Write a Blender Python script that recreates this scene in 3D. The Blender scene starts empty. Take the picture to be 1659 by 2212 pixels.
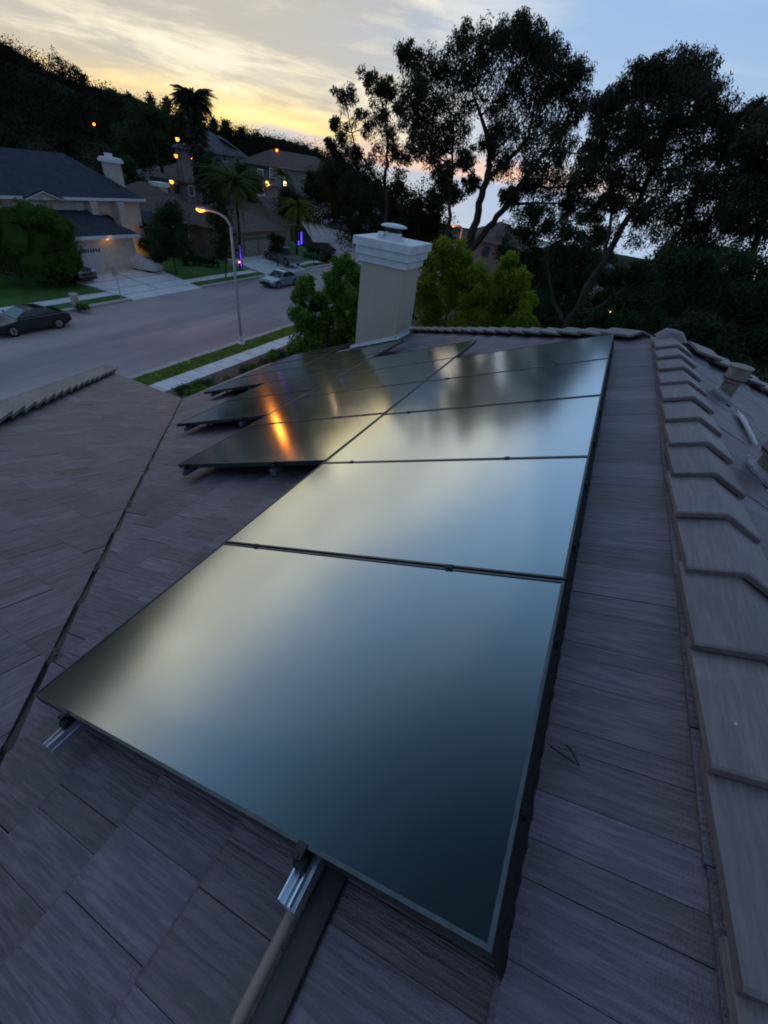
import bpy, bmesh, math, random
import numpy as np
from mathutils import Vector, Matrix

random.seed(11); rng = np.random.default_rng(11)
SC = bpy.context.scene
COL = SC.collection
R = math.radians

# ------------------------------------------------------------------ camera
# metres; the camera is the origin, the street lies 10.8 m below it, +X runs along the ridge, +Y towards the street
CAM_R = np.array([[0.441329, -0.523474, 0.728837], [-0.889575, -0.361878, 0.278747], [0.117833, -0.771375, -0.625377]])
FPX = 905.0
cam_d = bpy.data.cameras.new('camera'); cam = bpy.data.objects.new('camera', cam_d); COL.objects.link(cam)
cam_d.sensor_fit = 'VERTICAL'; cam_d.sensor_height = 36.0; cam_d.lens = 36.0 * FPX / 2212.0
cam_d.clip_start = 0.05; cam_d.clip_end = 20000
m = Matrix([[CAM_R[i][0], -CAM_R[i][1], -CAM_R[i][2], 0] for i in range(3)] + [[0, 0, 0, 1]])
cam.matrix_world = m
SC.camera = cam

def ray(u, v):
    d = np.array([u - 829.5, v - 1106.0, FPX]); d = CAM_R @ d
    return d / np.linalg.norm(d)
def on_z(u, v, z=-10.8):
    d = ray(u, v); return Vector(d * (z / d[2]))
def on_y(u, v, y):
    d = ray(u, v); return Vector(d * (y / d[1]))
def on_x(u, v, x):
    d = ray(u, v); return Vector(d * (x / d[0]))
def at(u, v, dist):
    d = ray(u, v); return Vector(d * (dist / math.hypot(d[0], d[1])))

# ------------------------------------------------------------------ render look
SC.view_settings.view_transform = 'Standard'; SC.view_settings.look = 'None'
SC.view_settings.gamma = 1.0; SC.view_settings.use_curve_mapping = False
SC.view_settings.exposure = 0.74
SC.render.engine = 'CYCLES'
SC.cycles.use_denoising = True
SC.cycles.max_bounces = 6; SC.cycles.transparent_max_bounces = 4
SC.cycles.filter_width = 1.9
SC.cycles.sample_clamp_indirect = 4.0

# ------------------------------------------------------------------ node helper
class NT:
    def __init__(s, tree): s.t = tree; s.t.nodes.clear()
    def n(s, typ, **kw):
        nd = s.t.nodes.new(typ)
        for k, v in kw.items():
            if k.startswith('_'): setattr(nd, k[1:], v)
        for k, v in kw.items():
            if k.startswith('_'): continue
            key = int(k[1:]) if k[0] == 'i' and k[1:].isdigit() else k.replace('__', ' ')
            sock = nd.inputs[key]
            if hasattr(v, 'is_output') or isinstance(v, bpy.types.NodeSocket): s.t.links.new(v, sock)
            else: sock.default_value = v
        return nd
    def math(s, op, a, b=0.0, c=0.0, clamp=False):
        nd = s.t.nodes.new('ShaderNodeMath'); nd.operation = op; nd.use_clamp = clamp
        for i, v in enumerate((a, b, c)):
            if isinstance(v, bpy.types.NodeSocket): s.t.links.new(v, nd.inputs[i])
            else: nd.inputs[i].default_value = v
        return nd.outputs[0]
    def mix(s, f, a, b, mode='MIX'):
        nd = s.t.nodes.new('ShaderNodeMix'); nd.data_type = 'RGBA'; nd.blend_type = mode
        for i, v in ((0, f), (6, a), (7, b)):
            if isinstance(v, bpy.types.NodeSocket): s.t.links.new(v, nd.inputs[i])
            else: nd.inputs[i].default_value = v if i == 0 else (tuple(v) + (1,))[:4]
        return nd.outputs[2]
    def sstep(s, x, a, b, lo=0.0, hi=1.0):
        nd = s.t.nodes.new('ShaderNodeMapRange'); nd.interpolation_type = 'SMOOTHSTEP'
        for i, v in enumerate((x, a, b, lo, hi)):
            if isinstance(v, bpy.types.NodeSocket): s.t.links.new(v, nd.inputs[i])
            else: nd.inputs[i].default_value = v
        return nd.outputs[0]
    def link(s, a, b): s.t.links.new(a, b)

# ------------------------------------------------------------------ world: dusk sky, sun gone behind the hill at azimuth 48.5 deg from +X
SUN_AZ = 48.5
world = bpy.data.worlds.new('World'); SC.world = world; world.use_nodes = True
w = NT(world.node_tree)
tc = w.n('ShaderNodeTexCoord')
sep = w.n('ShaderNodeSeparateXYZ', Vector=tc.outputs['Generated'])
dx, dy, dz = sep.outputs
hl = w.math('SQRT', w.math('ADD', w.math('ADD', w.math('MULTIPLY', dx, dx), w.math('MULTIPLY', dy, dy)), 1e-5))
cs = w.math('DIVIDE', w.math('ADD', w.math('MULTIPLY', dx, math.cos(R(SUN_AZ))), w.math('MULTIPLY', dy, math.sin(R(SUN_AZ)))), hl)
up = w.math('MAXIMUM', dz, 0.0)
sn = w.math('DIVIDE', w.math('SUBTRACT', w.math('MULTIPLY', dy, math.cos(R(SUN_AZ))), w.math('MULTIPLY', dx, math.sin(R(SUN_AZ)))), hl)
cl = w.math('ADD', cs, w.math('MULTIPLY', w.math('MAXIMUM', sn, 0.0), 0.30))
sky = w.n('ShaderNodeTexSky', _sky_type='NISHITA', _sun_disc=False, _sun_elevation=R(1.0), _sun_rotation=R(90 - SUN_AZ), _altitude=300.0, _dust_density=2.0)
nish = w.n('ShaderNodeVectorMath', _operation='SCALE', i0=sky.outputs[0]); nish.inputs['Scale'].default_value = 0.12
# clear part: blue overhead, paler at the horizon
clear = w.mix(w.sstep(up, 0.0, 0.26), (0.31, 0.40, 0.53), (0.21, 0.33, 0.52))
clear = w.mix(w.sstep(up, 0.26, 0.95), clear, (0.15, 0.25, 0.42))
clear = w.mix(0.12, clear, nish.outputs[0])
# thin cloud sheet, drawn out in level streaks, over the sunset side
flat = w.n('ShaderNodeMapping', Vector=tc.outputs['Generated'], Scale=(1.0, 1.0, 4.2))
nz1 = w.n('ShaderNodeTexNoise', Vector=flat.outputs[0], Scale=2.6, Detail=7.0, Roughness=0.58, Distortion=0.35)
flat2 = w.n('ShaderNodeMapping', Vector=tc.outputs['Generated'], Scale=(1.0, 1.0, 6.5), Rotation=(0.05, -0.04, 0.0))
nz2 = w.n('ShaderNodeTexNoise', Vector=flat2.outputs[0], Scale=7.0, Detail=6.0, Roughness=0.6, Distortion=0.6)
nsum = w.math('ADD', w.math('MULTIPLY', nz1.outputs[0], 0.62), w.math('MULTIPLY', nz2.outputs[0], 0.38))
glow = w.math('MULTIPLY', w.sstep(cs, 0.885, 0.985), w.sstep(up, 0.02, 0.105, 1.0, 0.0))
overcast = w.mix(w.sstep(nsum, 0.40, 0.62), (0.27, 0.28, 0.30), (0.52, 0.50, 0.46))
warm = w.math('MULTIPLY', w.sstep(cl, 0.78, 0.97), w.sstep(up, 0.12, 0.38, 0.9, 0.0))
overcast = w.mix(warm, overcast, w.mix(w.sstep(nsum, 0.38, 0.6), (0.37, 0.345, 0.29), (0.72, 0.645, 0.46)))
overcast = w.mix(w.sstep(up, 0.17, 0.46), overcast, (0.15, 0.28, 0.44))
lit = w.mix(w.sstep(nsum, 0.37, 0.54), (0.56, 0.43, 0.22), (0.95, 0.62, 0.15))
cloudcol = w.mix(glow, overcast, lit)
# slate bank on the horizon right of the glow
edge = w.math('ADD', 0.020, w.math('MULTIPLY', nz2.outputs[0], 0.026))
bank = w.math('MULTIPLY', w.sstep(w.math('SUBTRACT', up, edge), 0.0, 0.012, 1.0, 0.0), w.sstep(cs, 0.9985, 0.982))
cloudcol = w.mix(w.math('MULTIPLY', bank, 0.9), cloudcol, (0.31, 0.34, 0.37))
cover = w.math('MULTIPLY', w.sstep(w.math('ADD', cl, w.math('MULTIPLY', w.math('SUBTRACT', nz1.outputs[0], 0.5), 0.22)), 0.78, 0.97), w.sstep(up, 0.55, 0.95, 1.0, 0.35))
final = w.mix(cover, clear, cloudcol)
wisp = w.math('MULTIPLY', w.math('MULTIPLY', w.sstep(nsum, 0.46, 0.66), w.sstep(up, 0.02, 0.30, 0.5, 0.1)), w.sstep(cs, 0.0, 0.7))
final = w.mix(wisp, final, (0.45, 0.46, 0.49))
pband = w.math('MULTIPLY', w.math('MULTIPLY', w.sstep(up, 0.004, 0.018), w.sstep(up, 0.024, 0.052, 1.0, 0.0)), w.math('MULTIPLY', w.sstep(cs, 0.60, 0.82), w.sstep(cs, 0.985, 0.95)))
final = w.mix(w.math('MULTIPLY', pband, w.sstep(nz2.outputs[0], 0.3, 0.6, 0.35, 0.9)), final, (0.72, 0.43, 0.27))
dim = w.n('ShaderNodeVectorMath', _operation='SCALE', i0=final); w.link(w.sstep(cs, -0.9, 0.7, 0.45, 1.0), dim.inputs['Scale'])
bg = w.n('ShaderNodeBackground', Color=dim.outputs[0], Strength=1.0)
wo = w.n('ShaderNodeOutputWorld', Surface=bg.outputs[0])

# the last warm light from where the sun went down
sun_d = bpy.data.lights.new('sun', 'SUN'); sun_d.energy = 0.05; sun_d.angle = R(60); sun_d.color = (1.0, 0.74, 0.46)
sun = bpy.data.objects.new('sun', sun_d); COL.objects.link(sun)
sd = Vector((math.cos(R(SUN_AZ)) * math.cos(R(7)), math.sin(R(SUN_AZ)) * math.cos(R(7)), math.sin(R(7))))
sun.rotation_euler = sd.to_track_quat('Z', 'Y').to_euler(); sun.location = sd * 50

# ------------------------------------------------------------------ materials
MATS = {}
def material(name, build):
    mt = bpy.data.materials.new(name); mt.use_nodes = True
    t = NT(mt.node_tree); out = t.n('ShaderNodeOutputMaterial')
    sh = build(t); t.link(sh, out.inputs['Surface']); MATS[name] = mt; return mt

def noisy(name, c1, c2, scale=5.0, rough=0.8, bump=0.0, bscale=40.0, metal=0.0, spec=0.3, detail=5.0, stretch=None, coords='Object', sheen=0.0):
    def b(t):
        co = t.n('ShaderNodeTexCoord').outputs[coords]
        if stretch: co = t.n('ShaderNodeMapping', Vector=co, Scale=stretch).outputs[0]
        n1 = t.n('ShaderNodeTexNoise', Vector=co, Scale=scale, Detail=detail, Roughness=0.6)
        c = t.mix(t.sstep(n1.outputs[0], 0.32, 0.68), c1, c2)
        kw = {}
        if bump:
            n2 = t.n('ShaderNodeTexNoise', Vector=co, Scale=bscale, Detail=4.0)
            kw['Normal'] = t.n('ShaderNodeBump', Height=n2.outputs[0], Strength=bump, Distance=0.02).outputs[0]
        p = t.n('ShaderNodeBsdfPrincipled', Base__Color=c, Roughness=rough, Metallic=metal, **kw)
        p.inputs['Specular IOR Level'].default_value = spec
        return p.outputs[0]
    return material(name, b)

def emit(name, col, strength):
    def b(t): return t.n('ShaderNodeEmission', Color=tuple(col) + (1,), Strength=strength).outputs[0]
    return material(name, b)

def tile_material(name, source, hue, amt=1.0):
    """grained concrete roof tile: each tile its own tone, streaks down the slope (local y)"""
    def b(t):
        rnd = t.n('ShaderNodeAttribute', _attribute_name='tone').outputs['Fac']
        if source == 'object':      # per-shake tone plus the tile's own
            rnd = t.math('FRACT', t.math('ADD', rnd, t.n('ShaderNodeObjectInfo').outputs['Random']))
        geo = t.n('ShaderNodeTexCoord').outputs['Object']
        off = t.n('ShaderNodeCombineXYZ', X=t.math('MULTIPLY', rnd, 91.0), Y=t.math('MULTIPLY', rnd, 57.0), Z=0.0)
        co = t.n('ShaderNodeVectorMath', _operation='ADD', i0=geo, i1=off.outputs[0]).outputs[0]
        mp = t.n('ShaderNodeMapping', Vector=co, Scale=(1.0, 0.035, 1.0))
        st = t.n('ShaderNodeTexNoise', Vector=mp.outputs[0], Scale=88.0, Detail=3.0, Roughness=0.6)
        mp2 = t.n('ShaderNodeMapping', Vector=co, Scale=(1.0, 0.16, 1.0))
        st2 = t.n('ShaderNodeTexNoise', Vector=mp2.outputs[0], Scale=14.0, Detail=4.0, Roughness=0.65)
        fine = t.n('ShaderNodeTexNoise', Vector=co, Scale=240.0, Detail=3.0)
        blot = t.n('ShaderNodeTexNoise', Vector=co, Scale=7.0, Detail=5.0, Roughness=0.6)
        base = t.n('ShaderNodeValToRGB', Fac=rnd)
        cr = base.color_ramp; cr.interpolation = 'LINEAR'
        cols = hue
        cr.elements[0].position = 0.0; cr.elements[0].color = cols[0] + (1,)
        cr.elements[1].position = 1.0; cr.elements[1].color = cols[-1] + (1,)
        for i, cc in enumerate(cols[1:-1]):
            e = cr.elements.new((i + 1) / (len(cols) - 1)); e.color = cc + (1,)
        c = t.mix(t.sstep(st.outputs[0], 0.40, 0.62, 0.0, 0.8 * amt), base.outputs[0], t.mix(1.0, base.outputs[0], (1.85, 1.82, 1.82), 'MULTIPLY'))
        c = t.mix(t.sstep(st2.outputs[0], 0.45, 0.72, 0.0, 0.38), c, t.mix(1.0, c, (0.60, 0.60, 0.62), 'MULTIPLY'))
        c = t.mix(t.sstep(blot.outputs[0], 0.50, 0.75, 0.0, 0.55), c, t.mix(1.0, c, (1.45, 1.36, 1.30), 'MULTIPLY'))
        c = t.mix(t.sstep(fine.outputs[0], 0.55, 0.75, 0.0, 0.35), c, t.mix(1.0, c, (0.65, 0.65, 0.65), 'MULTIPLY'))
        hgt = t.math('ADD', t.math('MULTIPLY', st.outputs[0], 1.0), t.math('MULTIPLY', fine.outputs[0], 0.35))
        bmp = t.n('ShaderNodeBump', Height=hgt, Strength=0.8 * amt, Distance=0.009)
        p = t.n('ShaderNodeBsdfPrincipled', Base__Color=c, Roughness=0.52, Normal=bmp.outputs[0])
        p.inputs['Specular IOR Level'].default_value = 0.6
        return p.outputs[0]
    return material(name, b)

HUE = [(0.0796, 0.0557, 0.0614), (0.1228, 0.0879, 0.1078), (0.0950, 0.0657, 0.0676), (0.1042, 0.0750, 0.0966), (0.1505, 0.1113, 0.1266), (0.0870, 0.0610, 0.0664), (0.1258, 0.0903, 0.1092), (0.1073, 0.0762, 0.0853), (0.0796, 0.0557, 0.0614)]
tile_material('tile', 'object', HUE, 0.85); tile_material('tile_joined', 'attr', HUE, 0.85)
CAPHUE = [(0.1221, 0.0891, 0.0899), (0.1643, 0.1255, 0.1236), (0.1390, 0.1037, 0.1054), (0.1811, 0.1393, 0.1365)]
tile_material('cap_tile', 'object', CAPHUE, 0.4)

def glass_panel(t):
    lw = t.n('ShaderNodeLayerWeight', Blend=0.5)
    co = t.n('ShaderNodeTexCoord').outputs['Object']
    n1 = t.n('ShaderNodeTexNoise', Vector=co, Scale=2.3, Detail=4.0)
    n2 = t.n('ShaderNodeTexNoise', Vector=co, Scale=900.0, Detail=1.0)
    ca = t.n('ShaderNodeBsdfDiffuse', Color=(0.003, 0.013, 0.018, 1))
    bmp = t.n('ShaderNodeBump', Height=n2.outputs[0], Strength=0.02, Distance=0.001)
    gl = t.n('ShaderNodeBsdfGlossy', Color=(0.84, 0.95, 1.0, 1), Roughness=t.sstep(n1.outputs[0], 0.2, 0.8, 0.125, 0.145), Normal=bmp.outputs[0])
    fac = t.math('ADD', t.math('MULTIPLY', t.sstep(lw.outputs['Facing'], 0.02, 0.70), 0.70), 0.013)
    pan = t.n('ShaderNodeMixShader', i0=fac, i1=ca.outputs[0], i2=gl.outputs[0])
    sp = t.n('ShaderNodeTexNoise', Vector=co, Scale=75.0, Detail=2.0)
    dust = t.n('ShaderNodeBsdfDiffuse', Color=(0.30, 0.28, 0.25, 1))
    df = t.math('ADD', t.sstep(n1.outputs[0], 0.35, 0.75, 0.004, 0.03), t.sstep(sp.outputs[0], 0.74, 0.80, 0.0, 0.12))
    return t.n('ShaderNodeMixShader', i0=df, i1=pan.outputs[0], i2=dust.outputs[0]).outputs[0]
material('panel_glass', glass_panel)
noisy('panel_frame', (0.0648, 0.0713, 0.0745), (0.0907, 0.0972, 0.1004), 30, 0.38, metal=0.75, spec=0.5)
noisy('alu', (0.62, 0.66, 0.72), (0.78, 0.82, 0.88), 40, 0.28, metal=0.9)
noisy('black_metal', (0.012, 0.012, 0.014), (0.03, 0.03, 0.032), 60, 0.5)
noisy('mesh_black', (0.006, 0.006, 0.007), (0.02, 0.018, 0.02), 80, 0.7, bump=0.6, bscale=90)
noisy('deck', (0.02, 0.018, 0.018), (0.035, 0.03, 0.03), 6, 0.9)
noisy('conduit_paint', (0.2400, 0.1632, 0.1302), (0.3240, 0.2244, 0.1767), 18, 0.5, stretch=(0.2, 1, 1))
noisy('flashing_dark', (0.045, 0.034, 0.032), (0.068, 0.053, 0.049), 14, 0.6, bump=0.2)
noisy('stucco_grey', (0.5242, 0.4355, 0.3410), (0.5678, 0.4745, 0.3745), 2.2, 0.95, bump=0.15, bscale=220, stretch=(1, 1, 0.22))
noisy('white_trim', (0.66, 0.68, 0.70), (0.78, 0.79, 0.80), 6, 0.55, bump=0.08, bscale=30)
noisy('galv', (0.55, 0.57, 0.60), (0.72, 0.74, 0.76), 20, 0.35, metal=0.6)
noisy('pipe_brown', (0.22, 0.16, 0.12), (0.34, 0.26, 0.22), 12, 0.7, bump=0.3)
noisy('lead', (0.30, 0.27, 0.26), (0.42, 0.39, 0.38), 16, 0.6, bump=0.3)
noisy('asphalt', (0.2625, 0.2160, 0.2187), (0.4375, 0.3437, 0.3265), 0.16, 0.85, bump=0.15, bscale=60, stretch=(0.35, 1.6, 1), detail=8)
noisy('concrete', (0.6000, 0.5880, 0.5760), (0.7200, 0.7080, 0.6960), 1.2, 0.85, bump=0.1, bscale=40)
noisy('kerb', (0.36, 0.33, 0.31), (0.46, 0.43, 0.40), 2.0, 0.85)
noisy('grass_near', (0.1547, 0.2129, 0.0426), (0.2730, 0.3276, 0.0828), 2.2, 0.95, bump=0.8, bscale=50, spec=0.05)
noisy('grass_far', (0.0488, 0.1219, 0.0325), (0.0894, 0.1707, 0.0455), 0.8, 0.95, bump=0.6, bscale=30, spec=0.05)
noisy('blade', (0.1456, 0.2129, 0.0426), (0.2730, 0.3440, 0.0828), 1.2, 0.8, spec=0.1)
noisy('terrain', (0.0109, 0.0146, 0.0073), (0.0273, 0.0282, 0.0146), 0.05, 0.98, bump=0.5, bscale=0.6, spec=0.02, detail=9)
noisy('mulch', (0.12, 0.055, 0.045), (0.20, 0.09, 0.07), 6, 0.95, bump=0.9, bscale=30)
noisy('soil', (0.09, 0.07, 0.05), (0.15, 0.12, 0.09), 3, 0.95, bump=0.6, bscale=20)
noisy('bark', (0.035, 0.028, 0.022), (0.075, 0.06, 0.048), 3, 0.9, bump=0.6, bscale=12, stretch=(1, 1, 0.2))
noisy('wall_cream', (0.5070, 0.4514, 0.3988), (0.6084, 0.5481, 0.4909), 2, 0.9, bump=0.1)
noisy('wall_pink', (0.2530, 0.1898, 0.1610), (0.3105, 0.2415, 0.2012), 2, 0.9, bump=0.1)
noisy('wall_grey', (0.17, 0.165, 0.165), (0.22, 0.215, 0.21), 2, 0.9, bump=0.1)
def shingle(name, c1, c2):
    def b(t):
        co = t.n('ShaderNodeTexCoord').outputs['Object']
        n1 = t.n('ShaderNodeTexNoise', Vector=co, Scale=1.5, Detail=7.0, Roughness=0.7)
        wv = t.n('ShaderNodeTexWave', _wave_type='BANDS', _bands_direction='Z', Vector=co, Scale=3.2, Distortion=1.2, Detail=2.0)
        c = t.mix(t.sstep(n1.outputs[0], 0.3, 0.7), c1, c2)
        c = t.mix(t.sstep(wv.outputs[0], 0.6, 0.95, 0.0, 0.35), c, t.mix(1.0, c, (0.6, 0.6, 0.6), 'MULTIPLY'))
        bm = t.n('ShaderNodeBump', Height=wv.outputs[0], Strength=0.5, Distance=0.05)
        p = t.n('ShaderNodeBsdfPrincipled', Base__Color=c, Roughness=0.85, Normal=bm.outputs[0])
        p.inputs['Specular IOR Level'].default_value = 0.15
        return p.outputs[0]
    return material(name, b)
shingle('roof_slate', (0.030, 0.032, 0.048), (0.048, 0.050, 0.068))
shingle('roof_clay', (0.10, 0.068, 0.056), (0.15, 0.105, 0.088))
shingle('roof_grey', (0.08, 0.08, 0.09), (0.12, 0.12, 0.13))
noisy('door_white', (0.50, 0.50, 0.50), (0.58, 0.58, 0.58), 3, 0.6)
noisy('door_tan', (0.30, 0.25, 0.22), (0.36, 0.30, 0.26), 3, 0.6)
noisy('door_dark', (0.030, 0.012, 0.010), (0.055, 0.022, 0.018), 4, 0.5)
noisy('window_dark', (0.045, 0.055, 0.07), (0.07, 0.085, 0.10), 2, 0.12, spec=0.6)
noisy('paint_black', (0.008, 0.010, 0.014), (0.013, 0.016, 0.02), 3, 0.14, spec=0.7)
noisy('paint_blue_sky_reflection', (0.1650, 0.2250, 0.3000), (0.2100, 0.2700, 0.3600), 3, 0.18, spec=0.6)  # blue car paint, its sky reflection put into the lighter colour
noisy('paint_grey', (0.14, 0.17, 0.18), (0.17, 0.20, 0.21), 3, 0.25, spec=0.5)
noisy('car_glass', (0.02, 0.025, 0.03), (0.035, 0.04, 0.045), 2, 0.10, spec=0.9)
noisy('rubber', (0.012, 0.012, 0.012), (0.02, 0.02, 0.02), 9, 0.85)
noisy('rim', (0.32, 0.33, 0.35), (0.45, 0.46, 0.48), 5, 0.35, metal=0.6)
noisy('plastic_dark', (0.015, 0.016, 0.018), (0.03, 0.03, 0.03), 5, 0.6)
noisy('car_cover', (0.4250, 0.4500, 0.4750), (0.5250, 0.5500, 0.5750), 2, 0.7, bump=0.3, bscale=5)
noisy('lamp_glass', (0.55, 0.56, 0.58), (0.65, 0.66, 0.68), 3, 0.2)
noisy('tail_red', (0.20, 0.015, 0.012), (0.26, 0.02, 0.016), 3, 0.25)
noisy('lamp_pole', (0.36, 0.37, 0.38), (0.46, 0.47, 0.48), 4, 0.6)
noisy('bin_green', (0.015, 0.045, 0.028), (0.025, 0.06, 0.035), 4, 0.6)
noisy('box_grey', (0.42, 0.40, 0.37), (0.50, 0.48, 0.45), 4, 0.7)
noisy('white_chip', (0.55, 0.50, 0.50), (0.68, 0.64, 0.63), 20, 0.8)
noisy('solar_far', (0.35, 0.42, 0.50), (0.42, 0.48, 0.56), 3, 0.3)
emit('sodium', (1.0, 0.12, 0.007), 11.0)
emit('sodium_far', (1.0, 0.15, 0.01), 5.0)
emit('warm_bulb', (1.0, 0.32, 0.05), 2.0)
emit('warm_glow', (1.0, 0.22, 0.02), 2.4)
emit('white_bulb', (1.0, 0.72, 0.30), 2.5)
emit('purple_led', (0.11, 0.05, 1.0), 1.1)

def leaf_mat(name, c1, c2, trans=0.25):
    def b(t):
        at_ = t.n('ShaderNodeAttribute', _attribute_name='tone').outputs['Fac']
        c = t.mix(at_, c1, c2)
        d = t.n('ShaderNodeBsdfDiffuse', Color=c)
        tr = t.n('ShaderNodeBsdfTranslucent', Color=c)
        return t.n('ShaderNodeMixShader', i0=trans, i1=d.outputs[0], i2=tr.outputs[0]).outputs[0]
    return material(name, b)
leaf_mat('leaf_euc', (0.0288, 0.0342, 0.0216), (0.0900, 0.1008, 0.0612))
leaf_mat('leaf_dark', (0.0278, 0.0463, 0.0231), (0.0811, 0.1113, 0.0510))
leaf_mat('leaf_olive', (0.0280, 0.0308, 0.0140), (0.0700, 0.0700, 0.0308))
leaf_mat('leaf_bright', (0.1252, 0.1860, 0.0144), (0.3244, 0.3858, 0.0433), 0.35)
leaf_mat('leaf_mid', (0.0621, 0.1283, 0.0207), (0.2173, 0.3312, 0.0621), 0.3)
leaf_mat('leaf_hedge', (0.0446, 0.0852, 0.0203), (0.1217, 0.1926, 0.0406))
leaf_mat('leaf_palm', (0.0888, 0.1217, 0.0355), (0.2408, 0.2662, 0.0761))
leaf_mat('leaf_yellow', (0.1500, 0.1500, 0.0300), (0.3000, 0.2700, 0.0525))
leaf_mat('leaf_scrub', (0.010, 0.012, 0.006), (0.028, 0.031, 0.015))
leaf_mat('leaf_grey', (0.0700, 0.0952, 0.0560), (0.1540, 0.1890, 0.1050))

# ------------------------------------------------------------------ object helpers
def tag(o, label=None, cat=None, group=None, kind=None):
    if label: o['label'] = label
    if cat: o['category'] = cat
    if group: o['group'] = group
    if kind: o['kind'] = kind
    return o
def thing(name, label, cat, loc=(0, 0, 0), rz=0.0, group=None):
    o = bpy.data.objects.new(name, None); COL.objects.link(o)
    o.empty_display_size = 0.2; o.location = loc; o.rotation_euler = (0, 0, rz)
    return tag(o, label, cat, group)
def link(name, me, mt, parent=None):
    o = bpy.data.objects.new(name, me); COL.objects.link(o)
    if mt and not me.materials: me.materials.append(MATS[mt])
    if parent: o.parent = parent
    return o

class MB:
    def __init__(s): s.v = []; s.f = []; s.tone = []
    def add(s, vs, fs, tone=None):
        k = len(s.v); s.v += [tuple(p) for p in vs]; s.f += [tuple(i + k for i in f) for f in fs]
        if tone is not None: s.tone += [tone] * len(fs)
    def box(s, c, size, M=None, taper=1.0):
        x, y, z = size[0] / 2, size[1] / 2, size[2] / 2
        vs = [Vector((sx * x * (taper if sz > 0 else 1), sy * y * (taper if sz > 0 else 1), sz * z)) for sz in (-1, 1) for sy in (-1, 1) for sx in (-1, 1)]
        if M is not None: vs = [M @ p for p in vs]
        s.add([p + Vector(c) for p in vs], [(0, 2, 3, 1), (4, 5, 7, 6), (0, 1, 5, 4), (2, 6, 7, 3), (0, 4, 6, 2), (1, 3, 7, 5)])
        return s
    def box2(s, a, b):
        a = Vector(a); b = Vector(b); return s.box((a + b) / 2, [abs(b[i] - a[i]) for i in range(3)])
    def tube(s, pts, rad, n=8, caps=True):
        pts = [Vector(p) for p in pts]
        if not hasattr(rad, '__len__'): rad = [rad] * len(pts)
        rings = []; ref = None
        for i, p in enumerate(pts):
            d = (pts[min(i + 1, len(pts) - 1)] - pts[max(i - 1, 0)])
            d = d.normalized() if d.length > 1e-9 else Vector((0, 0, 1))
            if ref is None: ref = Vector((1, 0, 0)) if abs(d.x) < 0.8 else Vector((0, 1, 0))
            a = (ref - d * ref.dot(d)).normalized(); b = d.cross(a); ref = a
            rings.append([p + (a * math.cos(2 * math.pi * k / n) + b * math.sin(2 * math.pi * k / n)) * rad[i] for k in range(n)])
        vs = [q for r in rings for q in r]
        fs = [(i * n + k, i * n + (k + 1) % n, (i + 1) * n + (k + 1) % n, (i + 1) * n + k) for i in range(len(pts) - 1) for k in range(n)]
        if caps: fs += [tuple(reversed(range(n))), tuple(range((len(pts) - 1) * n, len(pts) * n))]
        s.add(vs, fs); return s
    def lathe(s, prof, n=20, c=(0, 0, 0)):
        return s.tube([(c[0], c[1], c[2] + z) for r, z in prof], [r for r, z in prof], n)
    def poly(s, pts): s.add(pts, [tuple(range(len(pts)))]); return s
    def prism(s, pts, h):
        h = Vector(h); pts = [Vector(p) for p in pts]; n = len(pts)
        s.add(pts + [p + h for p in pts], [tuple(reversed(range(n))), tuple(range(n, 2 * n))] + [(i, (i + 1) % n, n + (i + 1) % n, n + i) for i in range(n)])
        return s
    def mesh(s, name):
        me = bpy.data.meshes.new(name); me.from_pydata(s.v, [], s.f); me.validate(); 
        bm = bmesh.new(); bm.from_mesh(me); bmesh.ops.recalc_face_normals(bm, faces=bm.faces); bm.to_mesh(me); bm.free()
        if s.tone:
            a = me.attributes.new('tone', 'FLOAT', 'FACE'); a.data.foreach_set('value', s.tone)
        return me
    def build(s, name, mt, parent=None, world=False, smooth=False, bevel=0.0, weld=False):
        me = s.mesh(name)
        if smooth: me.polygons.foreach_set('use_smooth', [True] * len(me.polygons))
        o = link(name, me, mt, parent)
        if world and parent:
            o.matrix_parent_inverse = parent_matrix(parent).inverted()
        if bevel:
            b = o.modifiers.new('bevel', 'BEVEL'); b.width = bevel; b.segments = 2; b.limit_method = 'ANGLE'
        return o
def parent_matrix(p):
    return Matrix.Translation(p.location) @ p.rotation_euler.to_matrix().to_4x4()
def struct(name, mb, mt):
    o = mb.build(name, mt); o['kind'] = 'structure'; return o

# ------------------------------------------------------------------ terrain
HILL = [(-180, 0.0), (-60, 0.0), (-20, -0.6), (5, -0.9), (15, -0.5), (22, -0.2), (28, 0.15), (33, 0.5), (37, 0.75), (41, 0.95), (45, 1.15), (48, 1.5), (52, 2.2), (56, 3.1), (59, 3.8), (65, 5.0), (69, 6.4), (79, 9.4), (90, 11.0), (110, 8.0), (140, 3.0), (180, 0.0)]
def interp(tab, x):
    for (a, p), (b, q) in zip(tab, tab[1:]):
        if a <= x <= b: return p + (q - p) * (x - a) / (b - a)
    return tab[0][1]
def ss(a, b, x):
    t = min(1, max(0, (x - a) / (b - a))); return t * t * (3 - 2 * t)
def ground(x, y):
    r = math.hypot(x, y); az = math.degrees(math.atan2(y, x))
    k = ss(18, 32, az) * ss(179, 140, az)         # 1 on the hill side, 0 towards the valley
    zr = 230 * math.tan(R(interp(HILL, az)))
    zh = -11.0 + ss(58, 230, r) * (zr + 11.0) if r < 230 else zr - (r - 230) * 0.10
    zv = -11.0 - 9.0 * ss(40, 110, r) - 25.0 * ss(110, 500, r) - 0.062 * max(0, r - 300)
    if r > 230: zh = max(zh, -60)
    return k * zh + (1 - k) * zv
mb = MB(); NA = 180
rs = [0.0] + [4 * 1.09 ** i for i in range(90)]
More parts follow.
